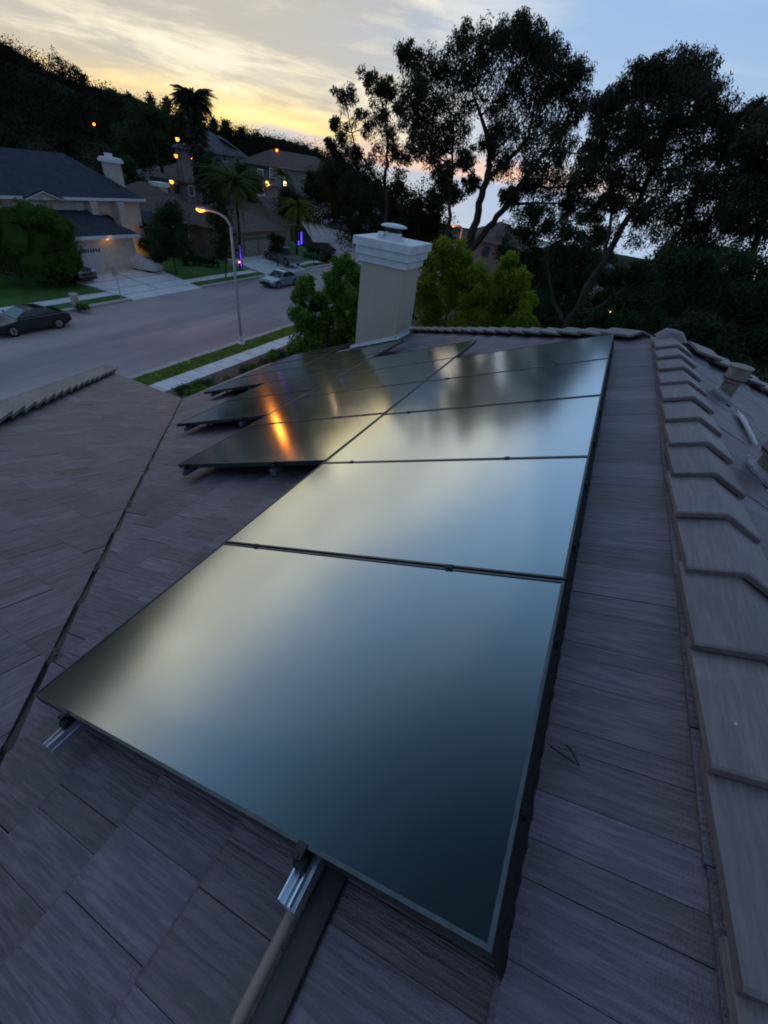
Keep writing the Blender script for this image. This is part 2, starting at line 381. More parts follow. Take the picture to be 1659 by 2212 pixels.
rs = [r for r in rs if r < 9000]
mb.v.append((0, 0, -11.0))
for r in rs[1:]:
    for k in range(NA):
        a = 2 * math.pi * k / NA; x, y = r * math.cos(a), r * math.sin(a)
        j = (math.sin(x * 0.11 + y * 0.07) + math.sin(y * 0.13 - x * 0.05)) * 0.012 * min(max(r - 75, 0), 120)
        mb.v.append((x, y, ground(x, y) + j * (0.5 if r < 200 else 1)))
for k in range(NA): mb.f.append((0, 1 + k, 1 + (k + 1) % NA))
for i in range(len(rs) - 2):
    for k in range(NA):
        a = 1 + i * NA + k; b = 1 + i * NA + (k + 1) % NA
        mb.f.append((a, a + NA, b + NA, b))
struct('terrain', mb, 'terrain').data.polygons.foreach_set('use_smooth', [True] * len(mb.f))

# ------------------------------------------------------------------ street (z = -10.8), kerbs, verges, pavements
def strip(x0, x1, y0, y1, z, z2=None):
    z2 = z if z2 is None else z2
    return MB().prism([(x0, y0, z), (x1, y0, z), (x1, y1, z2), (x0, y1, z2)], (0, 0, -0.3))
YN, YF = 22.4, 35.0           # kerb faces, near and far
struct('road', strip(-60, 160, YN - 0.05, YF + 0.05, -10.8), 'asphalt')
mb = MB(); j0 = Vector((58, 29, 0)); dr = Vector((0.73, 0.683, 0)); nrm = Vector((-0.683, 0.73, 0))
def road_z(p): return max(-10.805, ground(p.x, p.y) + 0.25)
for k in range(14):
    p = j0 + dr * (k * 8); q = j0 + dr * (k * 8 + 8)
    mb.add([(a.x, a.y, road_z(b)) for a, b in ((p + nrm * 5, p), (q + nrm * 5, q), (q - nrm * 5, q), (p - nrm * 5, p))], [(0, 1, 2, 3)])
struct('side_road', mb, 'asphalt')
struct('kerb', strip(-60, 160, YN - 0.45, YN, -10.67), 'kerb')
struct('kerb', MB().prism([(-60, YF, -10.67), (25.6, YF, -10.67), (25.6, YF + 0.5, -10.67), (-60, YF + 0.5, -10.67)], (0, 0, -0.3)), 'kerb')
struct('kerb', MB().prism([(33.4, YF, -10.67), (43.6, YF, -10.67), (43.6, YF + 0.5, -10.67), (33.4, YF + 0.5, -10.67)], (0, 0, -0.3)), 'kerb')
struct('kerb', MB().prism([(51.2, YF, -10.67), (58, YF, -10.67), (58, YF + 0.5, -10.67), (51.2, YF + 0.5, -10.67)], (0, 0, -0.3)), 'kerb')
struct('verge', strip(-60, 160, 20.62, YN - 0.45, -10.66), 'grass_near')
struct('pavement', strip(-60, 160, 19.4, 20.62, -10.655), 'concrete')
mb = MB()
for k in range(-8, 60): mb.box((k * 1.5, 20.01, -10.652), (0.022, 1.2, 0.008))
o = mb.build('pavement_joint', 'soil'); o['kind'] = 'structure'
struct('planting_bed', strip(-20, 60, 9.8, 19.4, -10.64, -10.64), 'soil')
for a, b in ((-60, 25.6), (33.4, 43.6), (51.2, 57)):
    struct('verge', strip(a, b, YF + 0.5, YF + 1.7, -10.66), 'grass_far')
    struct('pavement', strip(a, b, YF + 1.7, YF + 2.9, -10.655), 'concrete')
struct('lawn', MB().prism([(-60, 37.9, -10.65), (25.4, 37.9, -10.65), (25.4, 41, -10.55), (22, 46, -10.3), (-60, 60, -9.8)], (0, 0, -0.6)), 'grass_far')
struct('lawn', MB().prism([(33.6, 37.9, -10.65), (43.2, 37.9, -10.65), (43.6, 46, -10.2), (34.4, 46, -10.2)], (0, 0, -0.6)), 'grass_far')
struct('lawn', MB().prism([(52.0, 37.9, -10.65), (60.2, 37.9, -10.65), (69.0, 46.1, -10.5), (81, 57.2, -9.9), (66, 54, -10.0), (52.0, 47, -10.3)], (0, 0, -0.8)), 'grass_far')
struct('driveway', MB().prism([(25.7, YF + 0.02, -10.76), (33.3, YF + 0.02, -10.76), (34.4, 44, -10.18), (24.8, 44, -10.18)], (0, 0, -0.5)), 'concrete')
mb = MB()
for yy in (36.4, 38.0, 40.0, 42.0):
    mb.box((29.6, yy, -10.76 + (yy - 35.02) * 0.0646 + .003), (7.6 + (yy - 35) * .2, .05, .012))
mb.prism([(29.48, 36.4, -10.668), (29.53, 36.4, -10.668), (29.6, 43.9, -10.183), (29.55, 43.9, -10.183)], (0, 0, .008))
struct('driveway_joint', mb, 'soil')
struct('driveway', MB().prism([(43.7, YF + 0.02, -10.76), (51.1, YF + 0.02, -10.76), (51.9, 42, -10.28), (44.6, 42, -10.28)], (0, 0, -0.5)), 'concrete')
struct('driveway', MB().prism([tuple(on_z(*p, -9.9)) for p in ((690, 490), (745, 486), (728, 470), (697, 468))], (0, 0, -0.5)), 'concrete')
struct('lawn', MB().prism([tuple(on_z(*p, -10.4)) for p in ((722, 496), (775, 525), (800, 500), (745, 482))], (0, 0, -0.5)), 'grass_far')

# grass blades on the near verge (uncountable)
N = 14000
bx = rng.uniform(8, 34, N); by = rng.uniform(20.64, YN - 0.47, N)
vs = np.zeros((N, 3, 3)); an = rng.uniform(0, 6.28, N); hh = rng.uniform(0.05, 0.11, N)
vs[:, 0] = np.c_[bx - 0.025 * np.cos(an), by - 0.025 * np.sin(an), np.full(N, -10.66)]
vs[:, 1] = np.c_[bx + 0.025 * np.cos(an), by + 0.025 * np.sin(an), np.full(N, -10.66)]
vs[:, 2] = np.c_[bx + rng.normal(0, 0.03, N), by + rng.normal(0, 0.03, N), -10.66 + hh]
me = bpy.data.meshes.new('grass'); me.from_pydata(vs.reshape(-1, 3).tolist(), [], np.arange(3 * N).reshape(-1, 3).tolist())
o = link('grass', me, 'blade'); o['kind'] = 'stuff'

# ------------------------------------------------------------------ the house under the camera: five roof planes of grained concrete tile
SL = R(22.535); CS, SN = math.cos(SL), math.sin(SL)
class Plane:
    def __init__(s, p0, v, n): s.P0 = Vector(p0); s.V = Vector(v); s.N = Vector(n); s.U = s.V.cross(s.N)
    def M(s): return Matrix([[s.U[i], s.V[i], s.N[i], s.P0[i]] for i in range(3)] + [[0, 0, 0, 1]])
    def uv(s, x, y):
        z = s.P0.z - (s.N.x * (x - s.P0.x) + s.N.y * (y - s.P0.y)) / s.N.z
        d = Vector((x, y, z)) - s.P0; return (d.dot(s.U), d.dot(s.V))
    def w(s, u, v, n=0.0): return s.P0 + s.U * u + s.V * v + s.N * n
RZ = -0.927; RY = -0.74
PMAIN = Plane((0, RY, RZ), (0, CS, -SN), (0, SN, CS))
PRIGHT = Plane((0, RY, RZ), (0, -CS, -SN), (0, -SN, CS))
PLEFT = Plane((-2.04, 0, RZ), (CS, 0, -SN), (SN, 0, CS))
PBEY = Plane((0, 1.51, RZ), (0, CS, -SN), (0, SN, CS))
PFAR = Plane((5.2, 0, RZ), (CS, 0, -SN), (SN, 0, CS))
G_MAIN = [(-2.04, RY), (5.2, RY), (9.5, 3.56), (8.62, 3.56), (8.62, 7.2), (5.9, 7.2)]
G_LEFT = [(-2.04, -0.74), (5.9, 7.2), (5.9, 9.45), (-2.04, 1.51)]
G_BEY = [(-2.04, 1.51), (5.9, 9.45), (-3.2, 9.45), (-3.2, 1.51)]
G_RIGHT = [(-2.5, RY), (5.2, RY), (9.0, -4.54), (-2.5, -4.54)]
G_FAR = [(5.2, RY), (9.5, 3.56), (9.5, -5.04)]
house = thing('house', 'tan tiled house in the foreground whose roof carries the solar panels', 'house', (4, 3, -10.9))
def hpart(mb, name, mt, **k): return mb.build(name, mt, house, world=True, **k)

dk = MB()
for pl, g in ((PMAIN, G_MAIN), (PLEFT, G_LEFT), (PBEY, G_BEY), (PRIGHT, G_RIGHT), (PFAR, G_FAR)):
    dk.prism([pl.w(*pl.uv(*p), -0.045) for p in g], (0, 0, -0.05))
hpart(dk, 'roof_deck', 'deck')
wl = MB(); wl.box2((-2.5, -4.2, -10.95), (5.6, 6.6, -4.35)); wl.box2((5.6, -4.2, -10.95), (8.3, 6.7, -4.4)); wl.box2((-3, 6.6, -10.95), (5.4, 9.0, -4.4))
hpart(wl, 'wall', 'wall_cream')
fa = MB()
fa.box2((5.9, 7.2, -4.46), (5.94, 9.5, -4.27)); fa.box2((5.94, 7.2, -4.46), (8.62, 7.24, -4.27))
fa.prism([PMAIN.w(8.60, 4.6 / CS, -0.03), PMAIN.w(8.60, 8.59, -0.03), PMAIN.w(8.60, 8.59, -0.2), PMAIN.w(8.60, 4.6 / CS, -0.2)], (0.03, 0, 0))
hpart(fa, 'fascia', 'wall_pink')

def clip(poly, g):
    """Sutherland-Hodgman against a convex (counter-clockwise or clockwise) polygon g"""
    area = sum(g[i][0] * g[(i + 1) % len(g)][1] - g[(i + 1) % len(g)][0] * g[i][1] for i in range(len(g)))
    sg = 1 if area > 0 else -1
    for i in range(len(g)):
        a, b = g[i], g[(i + 1) % len(g)]
        side = lambda p: sg * ((b[0] - a[0]) * (p[1] - a[1]) - (b[1] - a[1]) * (p[0] - a[0]))
        out = []
        for j in range(len(poly)):
            p, q = poly[j], poly[(j + 1) % len(poly)]; sp, sq = side(p), side(q)
            if sp >= 0: out.append(p)
            if sp * sq < 0: t = sp / (sp - sq); out.append((p[0] + (q[0] - p[0]) * t, p[1] + (q[1] - p[1]) * t))
        poly = out
        if len(poly) < 3: return []
    return poly
TW, TE, TOV, TH = 0.305, 0.345, 0.055, 0.026
PANELS = []           # (u0, v0, du, dv) on the main plane, used below and to leave covered tiles out of the individual set
for k in range(5): PANELS.append((0.204 + 0.978 * k, 0.493, 0.970, 1.70, 'A', k))
for k in range(4): PANELS.append((2.20 + 0.968 * k, 2.203, 0.960, 1.70, 'B', k))
for k in range(4): PANELS.append((3.50 + 0.955 * k, 3.913, 0.947, 1.70, 'C', k))
for k in range(3): PANELS.append((5.40 + 0.955 * k, 5.623, 0.947, 1.62, 'D', k))

def in_frame(p):
    q = CAM_R.T @ np.array(p)
    if q[2] < 0.05: return False
    u, v = 829.5 + FPX * q[0] / q[2], 1106 + FPX * q[1] / q[2]
    return -60 < u < 1720 and -60 < v < 2270
tiles = []            # (score, plane, polygon in uv, full?, u0, v0)
for pl, gs, u_ph, v_ph in ((PMAIN, [G_MAIN[:3] + [(8.62, 3.56)], [(-2.04, RY), (8.62, 3.56), (8.62, 7.2), (5.9, 7.2)]], 0.066, 0.161),
                           (PLEFT, [[(-2.04, -0.72), (5.9, 7.22), (5.9, 9.45), (-2.04, 1.51)]], 0.1, 0.2), (PRIGHT, [G_RIGHT], 0.0, 0.161), (PBEY, [G_BEY], 0.05, 0.0), (PFAR, [G_FAR], 0.0, 0.1)):
    if pl is PMAIN:   # L-shaped edge at the chimney: clip by half-planes instead
        polys = [[pl.uv(*p) for p in ((-2.04, RY), (5.2, RY), (9.5, 3.56), (5.9, 7.2))], None]
        g_main_uv = [pl.uv(*p) for p in ((-2.02, RY), (5.2, RY), (13.1, 7.2), (5.92, 7.2))]
    guv = g_main_uv if pl is PMAIN else [pl.uv(*p) for p in gs[0]]
    us = [p[0] for p in guv]; vs_ = [p[1] for p in guv]
    for j in range(int((min(vs_) - v_ph) / TE) - 2, int((max(vs_) - v_ph) / TE) + 2):
        v0 = v_ph + j * TE
        for i in range(int(min(us) / TW) - 2, int(max(us) / TW) + 2):
            u0 = u_ph + (i + 0.5 * (j % 2)) * TW
            rect = [(u0 + 0.002, v0 - TOV), (u0 + TW - 0.002, v0 - TOV), (u0 + TW - 0.002, v0 + TE), (u0 + 0.002, v0 + TE)]
            p = clip(rect, guv)
            if p and pl is PMAIN:
                xl = [(-5, -1), (8.62, -1), (8.62, 20), (-5, 20)] if v0 > 4.35 else [(-5, -1), (9.6, -1), (9.6, 20), (-5, 20)]
                p = clip(p, xl)
            if not p: continue
            cu = sum(q[0] for q in p) / len(p); cv = sum(q[1] for q in p) / len(p)
            c3 = pl.w(cu, cv)
            ar = abs(sum(p[k][0] * p[(k + 1) % len(p)][1] - p[(k + 1) % len(p)][0] * p[k][1] for k in range(len(p)))) / 2
            if ar < 0.004: continue
            hid = pl is PMAIN and any(P[0] + 0.1 < cu < P[0] + P[2] + 0.08 and P[1] + 0.06 < cv < P[1] + P[3] + 0.06 for P in PANELS)
            vis = in_frame(c3) and not hid and pl not in (PBEY, PFAR)
            cosv = -c3.normalized().dot(pl.N)
            score = ar * max(cosv, 0.02) / c3.length_squared if vis else -1
            tiles.append((score, pl, p, len(p) == 4 and ar > 0.98 * (TW - 0.004) * (TE + TOV), u0, v0))
tiles.sort(key=lambda t: -t[0])
def slab(p, u0, v0, mbx, M=None, tone=None):
    """one tile: thick slab whose lower edge rides on the course below"""
    top = []; bot = []
    for (u, v) in p:
        h = -TH + TH * (v - v0 + TOV) / (TE + TOV)
        top.append(Vector((u - u0, v - v0, h))); bot.append(Vector((u - u0, v - v0, h - TH)))
    if M is not None: top = [M @ q for q in top]; bot = [M @ q for q in bot]
    n = len(p)
    mbx.add(bot + top, [tuple(reversed(range(n))), tuple(range(n, 2 * n))] + [(i, (i + 1) % n, n + (i + 1) % n, n + i) for i in range(n)], tone)
def tile_bands(r):
    """a tile is cast as two or three shakes of uneven width and length, split by a groove"""
    k = r.choice((2, 2, 3)); cuts = sorted(r.uniform(.22, .78) for _ in range(k - 1))
    if k == 3: cuts = [r.uniform(.2, .4), r.uniform(.6, .8)]
    ed = [0.0] + cuts + [1.0]
    return [(ed[q] * (TW - .001) + .0005, ed[q + 1] * (TW - .001) + .0005, r.uniform(-.007, .003), r.uniform(-.002, .001), r.random()) for q in range(k)]
def full_tile(r, mbx, M=None, tone0=None):
    for (xa, xb, ey, ez, tn) in tile_bands(r):
        g = 0.0009; xa += g; xb -= g; e1 = TE + ey
        rows_ = [[(x, -TOV, -TH), (x, e1 - .012, ez), (x, e1, ez - .006), (x, e1, -TH - .002)] for x in (xa, xb)]
        rows_.insert(0, [(xa - g, -TOV, -TH - .003), (xa - g, e1 - .012, -.0035), (xa - g, e1 - .002, -.008), (xa - g, e1 - .002, -TH - .002)])
        rows_.append([(xb + g, -TOV, -TH - .003), (xb + g, e1 - .012, -.0035), (xb + g, e1 - .002, -.008), (xb + g, e1 - .002, -TH - .002)])
        vs = [Vector(p) for rw in rows_ for p in rw]
        if M is not None: vs = [M @ p for p in vs]
        fs = [(q * 4 + k, q * 4 + 4 + k, q * 4 + 5 + k, q * 4 + 1 + k) for q in range(3) for k in range(3)]
        mbx.add(vs, fs, tn if tone0 is None else (tn + tone0) % 1.0)
def full_tile_mesh(seed):
    mbx = MB(); full_tile(random.Random(seed), mbx); return mbx.mesh('roof_tile')
variants = [full_tile_mesh(s) for s in range(14)]
for v_ in variants: v_.materials.append(MATS['tile'])
PI = parent_matrix(house).inverted()
joined = {}
cnt = 0
for (sc_, pl, p, full, u0, v0) in tiles:
    M0 = pl.M() @ Matrix.Translation((u0 + random.uniform(-.0004, .0004), v0 + random.uniform(-.003, .003), random.uniform(-.001, .001))) @ Matrix.Rotation(random.gauss(0, .001), 4, 'Z') @ Matrix.Rotation(random.gauss(0, .002), 4, 'Y')
    if sc_ > 0 and cnt < 300:
        if full: me = random.choice(variants)
        else:
            t = MB(); slab(p, u0, v0, t, None, random.random()); me = t.mesh('roof_tile'); me.materials.append(MATS['tile'])
        o = bpy.data.objects.new('roof_tile', me); COL.objects.link(o); o.parent = house
        o.matrix_parent_inverse = PI; o.matrix_basis = M0; cnt += 1
    else:
        jm = joined.setdefault(id(pl), (pl, MB()))[1]
        if full: full_tile(random, jm, pl.M().inverted() @ M0, random.random())
        else: slab(p, u0, v0, jm, pl.M().inverted() @ M0, random.random())
for pl, jm in joined.values():
    o = jm.build('roof_tile_field', 'tile_joined', house); o.matrix_parent_inverse = PI; o.matrix_basis = pl.M(); o['kind'] = 'stuff'

# ridge and hip caps: bent slabs, each one's near end riding on the next
def cap_mesh(wl, wr, drop, L=0.42, t=0.015, lift=0.028, seed=0):
    r = random.Random(seed); mb = MB()
    prof = [(-wl, -wl * drop), (-0.014, -0.007), (0, -0.003), (0.014, -0.007), (wr, -wr * drop)]
    ring = []
    for y, dz in ((0, lift), (0.008, lift + 0.004), (L, 0.0)):
        up_ = [(q[0], y + r.uniform(-.002, .002), q[1] + dz) for q in prof]
        dn_ = [(q[0], y, q[1] + dz - t * 1.35) for q in reversed(prof)]
        ring.append(up_ + dn_)
    n = len(ring[0]); mb.v = [p for rg in ring for p in rg]
    for i in range(2):
        for k in range(n): mb.f.append((i * n + k, (i + 1) * n + k, (i + 1) * n + (k + 1) % n, i * n + (k + 1) % n))
    mb.f.append(tuple(range(n))); mb.f.append(tuple(2 * n + k for k in reversed(range(n))))
    me = mb.mesh('ridge_tile'); me.materials.append(MATS['cap_tile']); return me
cap_r = [cap_mesh(0.15, 0.15, 0.42, seed=s) for s in range(3)]
cap_h = [cap_mesh(0.165, 0.165, 0.30, seed=s + 9) for s in range(3)]
cap_w = [cap_mesh(0.20, 0.20, 0.34, t=0.024, lift=0.045, seed=s + 30) for s in range(3)]
def cap_run(p0, direction, n, meshes, step=0.355, raise_=0.034, start=0):
    d = Vector(direction).normalized(); side = Vector((d.y, -d.x, 0)).normalized(); up_ = side.cross(d)
    for k in range(start, n):
        p = Vector(p0) + d * (k * step + random.uniform(-.004, .004)) + up_ * (raise_ + random.uniform(-.002, .003)) + side * random.gauss(0, .003)
        jit = random.gauss(0, 0.005)
        M0 = Matrix([[side[i], d[i], up_[i], p[i]] for i in range(3)] + [[0, 0, 0, 1]]) @ Matrix.Rotation(jit, 4, 'Z') @ Matrix.Rotation(random.gauss(0, .006), 4, 'Y')
        o = bpy.data.objects.new('ridge_tile', random.choice(meshes)); COL.objects.link(o); o.parent = house
        o.matrix_parent_inverse = PI; o.matrix_basis = M0
cap_run((0.339 - 0.355 * 4, RY, RZ + 0.002), (1, 0, 0), 17, cap_r)                           # main ridge, away from the camera
cap_run((9.55, 3.61, RZ - 0.4149 * 4.35), (-1, -1, 0.4149), 17, cap_h, raise_=0.055)          # hip towards the chimney, laid from the eave up
cap_run((9.3, -4.84, RZ - 0.4149 * 4.1), (-1, 1, 0.4149), 16, cap_h, raise_=0.055)            # hip on the far right
cap_run((5.9, 9.45, RZ - 0.4149 * 7.94), (-1, -1, 0.4149), 31, cap_w, raise_=0.075)           # hip of the left wing
# hip starter where the three runs meet
apx = MB(); c0 = Vector((5.15, RY, RZ + 0.085))
ringp = [c0 + Vector((math.cos(a) * 0.16, math.sin(a) * 0.15, -0.085)) for a in [2 * math.pi * k / 12 for k in range(12)]]
mid = [c0 + Vector((math.cos(a) * 0.09, math.sin(a) * 0.085, -0.018)) for a in [2 * math.pi * k / 12 for k in range(12)]]
apx.add([c0] + mid + ringp, [(0, 1 + k, 1 + (k + 1) % 12) for k in range(12)] + [(1 + k, 13 + k, 13 + (k + 1) % 12, 1 + (k + 1) % 12) for k in range(12)])
hpart(apx, 'apex_cap', 'cap_tile')
# valley lining: dark metal trough showing as an uneven dark line
vl = MB(); vp = []
for k in range(62):
    t = k / 61; x = -2.0 + 7.85 * t; y = x + 1.3
    z = PMAIN.w(*PMAIN.uv(x, y)).z - 0.022; wd = 0.022
    vp.append((Vector((x - wd, y + wd, z)), Vector((x + wd, y - wd, z))))
for a, b in zip(vp, vp[1:]): vl.add([a[0], a[1], b[1], b[0]], [(0, 1, 2, 3)])
hpart(vl, 'valley_lining', 'black_metal')
# mortar lumps pushed out of the valley joint
lm = MB()
for k in range(9):
    x = -1.2 + 7.0 * random.random(); y = x + 1.3 + random.gauss(0, .01); z = PMAIN.w(*PMAIN.uv(x, y)).z + 0.002
    lm.box((x, y, z), (random.uniform(.02, .05), random.uniform(.012, .025), .01), Matrix.Rotation(random.uniform(0.5, 1.1), 3, 'Z'))
hpart(lm, 'valley_mortar', 'flashing_dark')['kind'] = 'stuff'

# ------------------------------------------------------------------ chimney of this house
chim = thing('chimney', 'grey stucco chimney with stepped white crown at the roof edge', 'chimney', (8.97, 4.1, -3.2))
def cpart(mb, name, mt, **k): return mb.build(name, mt, chim, world=True, **k)
cpart(MB().box2((8.57, 3.62, -3.5), (9.37, 4.58, -1.36)), 'shaft', 'stucco_grey', bevel=0.012)
for i, (o_, z0, z1) in enumerate(((0.045, -1.42, -1.285), (0.095, -1.285, -1.145), (0.14, -1.145, -1.0))):
    cpart(MB().box2((8.57 - o_, 3.62 - o_, z0), (9.37 + o_, 4.58 + o_, z1)), 'crown_band', 'white_trim', bevel=0.008)
fl = MB()
zb = PMAIN.w(0, 0).z
def mz(y): return PMAIN.w(*PMAIN.uv(8, y)).z
fl.prism([(8.555, 3.58, mz(3.58) - .02), (8.555, 4.70, mz(4.70) - .02), (8.555, 4.70, mz(4.70) + .07), (8.555, 3.58, mz(3.58) + .09)], (0.02, 0, 0))
fl.prism([(8.555, 3.605, mz(3.6) - .02), (9.40, 3.605, mz(3.6) - .02), (9.40, 3.605, mz(3.6) + .10), (8.555, 3.605, mz(3.6) + .10)], (0, 0.02, 0))
for k in range(9):
    y = 3.6 + 0.125 * k; fl.box((8.53, y, mz(y) + 0.015), (0.07, 0.135, 0.012), Matrix.Rotation(-SL, 3, 'X'))
for k in range(6): fl.box((8.6 + .14 * k, 3.58, mz(3.58) + 0.012), (0.14, 0.06, 0.012), Matrix.Rotation(random.gauss(0, .1), 3, 'Z'))
cpart(fl, 'step_flashing', 'white_trim')
cpart(MB().lathe([(0.22, -1.0), (0.22, -0.965), (0.17, -0.955), (0.165, -0.90), (0.15, -0.89)], 24, (8.97, 4.12, 0)), 'flue_collar', 'white_trim', smooth=False)
cpart(MB().lathe([(0.14, -0.90), (0.14, -0.80)], 24, (8.97, 4.12, 0)), 'flue_pipe', 'plastic_dark')
cp = MB().lathe([(0.05, -0.815), (0.255, -0.80), (0.262, -0.785), (0.20, -0.762), (0.10, -0.748), (0.01, -0.744)], 28, (8.97, 4.12, 0))
cpart(cp, 'flue_cap', 'white_trim', smooth=True)
cpart(MB().box2((8.78, 4.25, -1.0), (8.9, 4.37, -0.90)), 'spark_bracket', 'white_trim', bevel=0.01)

# ------------------------------------------------------------------ solar panels
MM = PMAIN.M()
order = {0: 'front', 1: 'second', 2: 'third', 3: 'fourth', 4: 'fifth'}
LAB = {('A', 0): 'nearest and largest black solar panel, reflecting blue sky and pale glow', ('A', 1): 'black solar panel directly behind the nearest one, reflecting pale cream sky',
       ('A', 2): 'third black solar panel beside the ridge strip, with tree reflections starting on it', ('A', 3): 'fourth black solar panel beside the ridge strip, striped by tree reflections',
       ('A', 4): 'last black solar panel beside the ridge strip, its far corner touching the hip tiles',
       ('B', 0): 'black solar panel with the orange lamp streak, front one of the second column', ('B', 1): 'second black solar panel in the column left of the ridge column',
       ('B', 2): 'third black solar panel in the column left of the ridge column', ('B', 3): 'rearmost black solar panel in the column left of the ridge column',
       ('C', 0): 'front black solar panel of the third column from the ridge', ('C', 1): 'second black solar panel of the third column from the ridge',
       ('C', 2): 'third black solar panel of the third column from the ridge', ('C', 3): 'rearmost black solar panel of the third column, in front of the chimney',
       ('D', 0): 'front black solar panel of the lowest column near the planting bed', ('D', 1): 'middle black solar panel of the lowest column at the eave',
       ('D', 2): 'rearmost black solar panel of the lowest column, below the chimney'}
PT = 0.14
def panel_meshes(du, dv):
    t = 0.009; d = 0.038
    fr = MB()
    for a, b in (((0, 0, -d), (du, t, 0)), ((0, dv - t, -d), (du, dv, 0)), ((0, t, -d), (t, dv - t, 0)), ((du - t, t, -d), (du, dv - t, 0))): fr.box2(a, b)
    fm = fr.mesh('frame'); fm.materials.append(MATS['panel_frame'])
    gm = MB().box2((t, t, -0.009), (du - t, dv - t, -0.0035)).mesh('glass'); gm.materials.append(MATS['panel_glass'])
    bm_ = MB().box2((t, t, -0.016), (du - t, dv - t, -0.0095)).mesh('backsheet'); bm_.materials.append(MATS['mesh_black'])
    return fm, gm, bm_
pm_cache = {}
for (u, v, du, dv, col_, k) in PANELS:
    root = thing('solar_panel', LAB[(col_, k)], 'solar panel', group='solar panels on the tiled roof')
    root.matrix_world = MM @ Matrix.Translation((u, v, PT + random.uniform(-.002, .002)))
    if (du, dv) not in pm_cache: pm_cache[(du, dv)] = panel_meshes(du, dv)
    for me in pm_cache[(du, dv)]:
        o = bpy.data.objects.new(me.name, me); COL.objects.link(o); o.parent = root
# rails under the panels, with clamps and feet
RAILS = [('A', 0.905, 0.116, 5.05, 0.30), ('A', 1.948, 0.11, 5.05, 0.30), ('B', 2.70, 2.14, 6.05, 0), ('B', 3.79, 2.13, 6.05, 0), ('C', 4.33, 3.43, 7.3, 0), ('C', 5.38, 3.42, 7.3, 0), ('D', 6.0, 5.33, 8.25, 0), ('D', 7.0, 5.33, 8.25, 0)]
RLAB = ['silver mounting rail poking out under the nearest panel by the brown conduit', 'silver mounting rail poking out near the left corner of the nearest panel',
        'upper silver mounting rail under the orange streaked panel', 'lower silver mounting rail under the left end of the orange streaked panel',
        'upper silver mounting rail under the front panel of the third column', 'lower silver mounting rail under the front panel of the third column',
        'upper silver mounting rail under the lowest panel column', 'lower silver mounting rail under the lowest panel column']
for (c_, v, u0, u1, _), lb in zip(RAILS, RLAB):
    root = thing('mounting_rail', lb, 'mounting rail', group='rails under the solar panels')
    root.matrix_world = MM @ Matrix.Translation((u0, v, 0.0))
    L = u1 - u0; b = MB()
    b.box2((0, -0.016, 0.052), (L, 0.016, 0.056)); b.box2((0, -0.016, 0.056), (L, -0.0125, 0.098)); b.box2((0, 0.0125, 0.056), (L, 0.016, 0.098))
    b.box2((0, -0.0125, 0.080), (L, -0.004, 0.084)); b.box2((0, 0.004, 0.080), (L, 0.0125, 0.084)); b.box2((0, -0.020, 0.050), (L, -0.0165, 0.075))
    b.build('rail_bar', 'alu', root)
    for fu in np.arange(0.35, L - 0.05, 1.2):
        f = MB(); f.box2((fu - .02, -.045, 0.0), (fu + .02, -.039, 0.095)); f.box2((fu - .02, -.10, 0.0), (fu + .02, -.039, 0.007)); f.box2((fu - .02, -.0385, 0.06), (fu + .02, -.021, 0.085))
        f.build('rail_foot', 'alu', root)
    ps = [P for P in PANELS if P[4] == c_]
    e = MB(); x = ps[0][0] - u0
    e.tube([(x - 0.018, 0, 0.085), (x - 0.018, 0, 0.118), (x - 0.017, 0, 0.128)], [0.016, 0.018, 0.010], 10)
    e.box2((x - 0.030, -0.016, 0.098), (x - 0.002, 0.016, 0.110)); e.tube([(x - 0.018, 0, 0.12), (x - 0.018, 0, 0.143)], 0.007, 6); e.box2((x - 0.024, -0.013, 0.136), (x + 0.007, 0.013, 0.1415))
    e.build('end_clamp', 'black_metal', root)
    for P in ps[1:]:
        mdl = MB(); x = P[0] - 0.004 - u0
        mdl.box2((x - 0.011, -0.014, PT + 0.0015), (x + 0.011, 0.014, PT + 0.0045)); mdl.tube([(x, 0, 0.09), (x, 0, PT + 0.008)], 0.0045, 6)
        mdl.build('mid_clamp', 'black_metal', root)
# black mesh skirt along the ridge side of the first column
root = thing('mesh_skirt', 'black wire mesh skirt closing the gap along the ridge side of the panels', 'mesh skirt')
root.matrix_world = MM
sk = MB(); n = 240
rows = []
for i in range(n + 1):
    u = 0.20 + (5.09 - 0.20) * i / n
    b_ = 0.009 * abs(math.sin(i * 0.9 + math.sin(i * .13))) + 0.004 * random.random()
    rows.append([(u, 0.4925, 0.122), (u, 0.4915, 0.085), (u, 0.491 - b_ * .2, 0.030), (u, 0.490 - b_ * .5, 0.003 + 0.004 * random.random())])
for a, b in zip(rows, rows[1:]):
    for k in range(3): sk.add([a[k], b[k], b[k + 1], a[k + 1]], [(0, 1, 2, 3)])
sk.build('mesh_strip', 'mesh_black', root)
for k in range(10):
    c_ = MB(); u = 0.45 + k * 0.49; c_.box2((u - .012, 0.486, 0.108), (u + .012, 0.4924, 0.113)); c_.tube([(u, 0.488, 0.07), (u, 0.488, 0.113)], 0.005, 6)
    c_.build('mesh_clip', 'black_metal', root)
tw = MB().tube([(0.66, 0.47, .02), (0.645, 0.43, .016), (0.635, 0.40, .012), (0.665, 0.42, .018), (0.68, 0.435, .012)], 0.0025, 6)
o = tw.build('wire_tie', 'black_metal'); o.matrix_world = MM; tag(o, 'thin black wire end sticking out of the mesh skirt onto the tiles', 'wire')

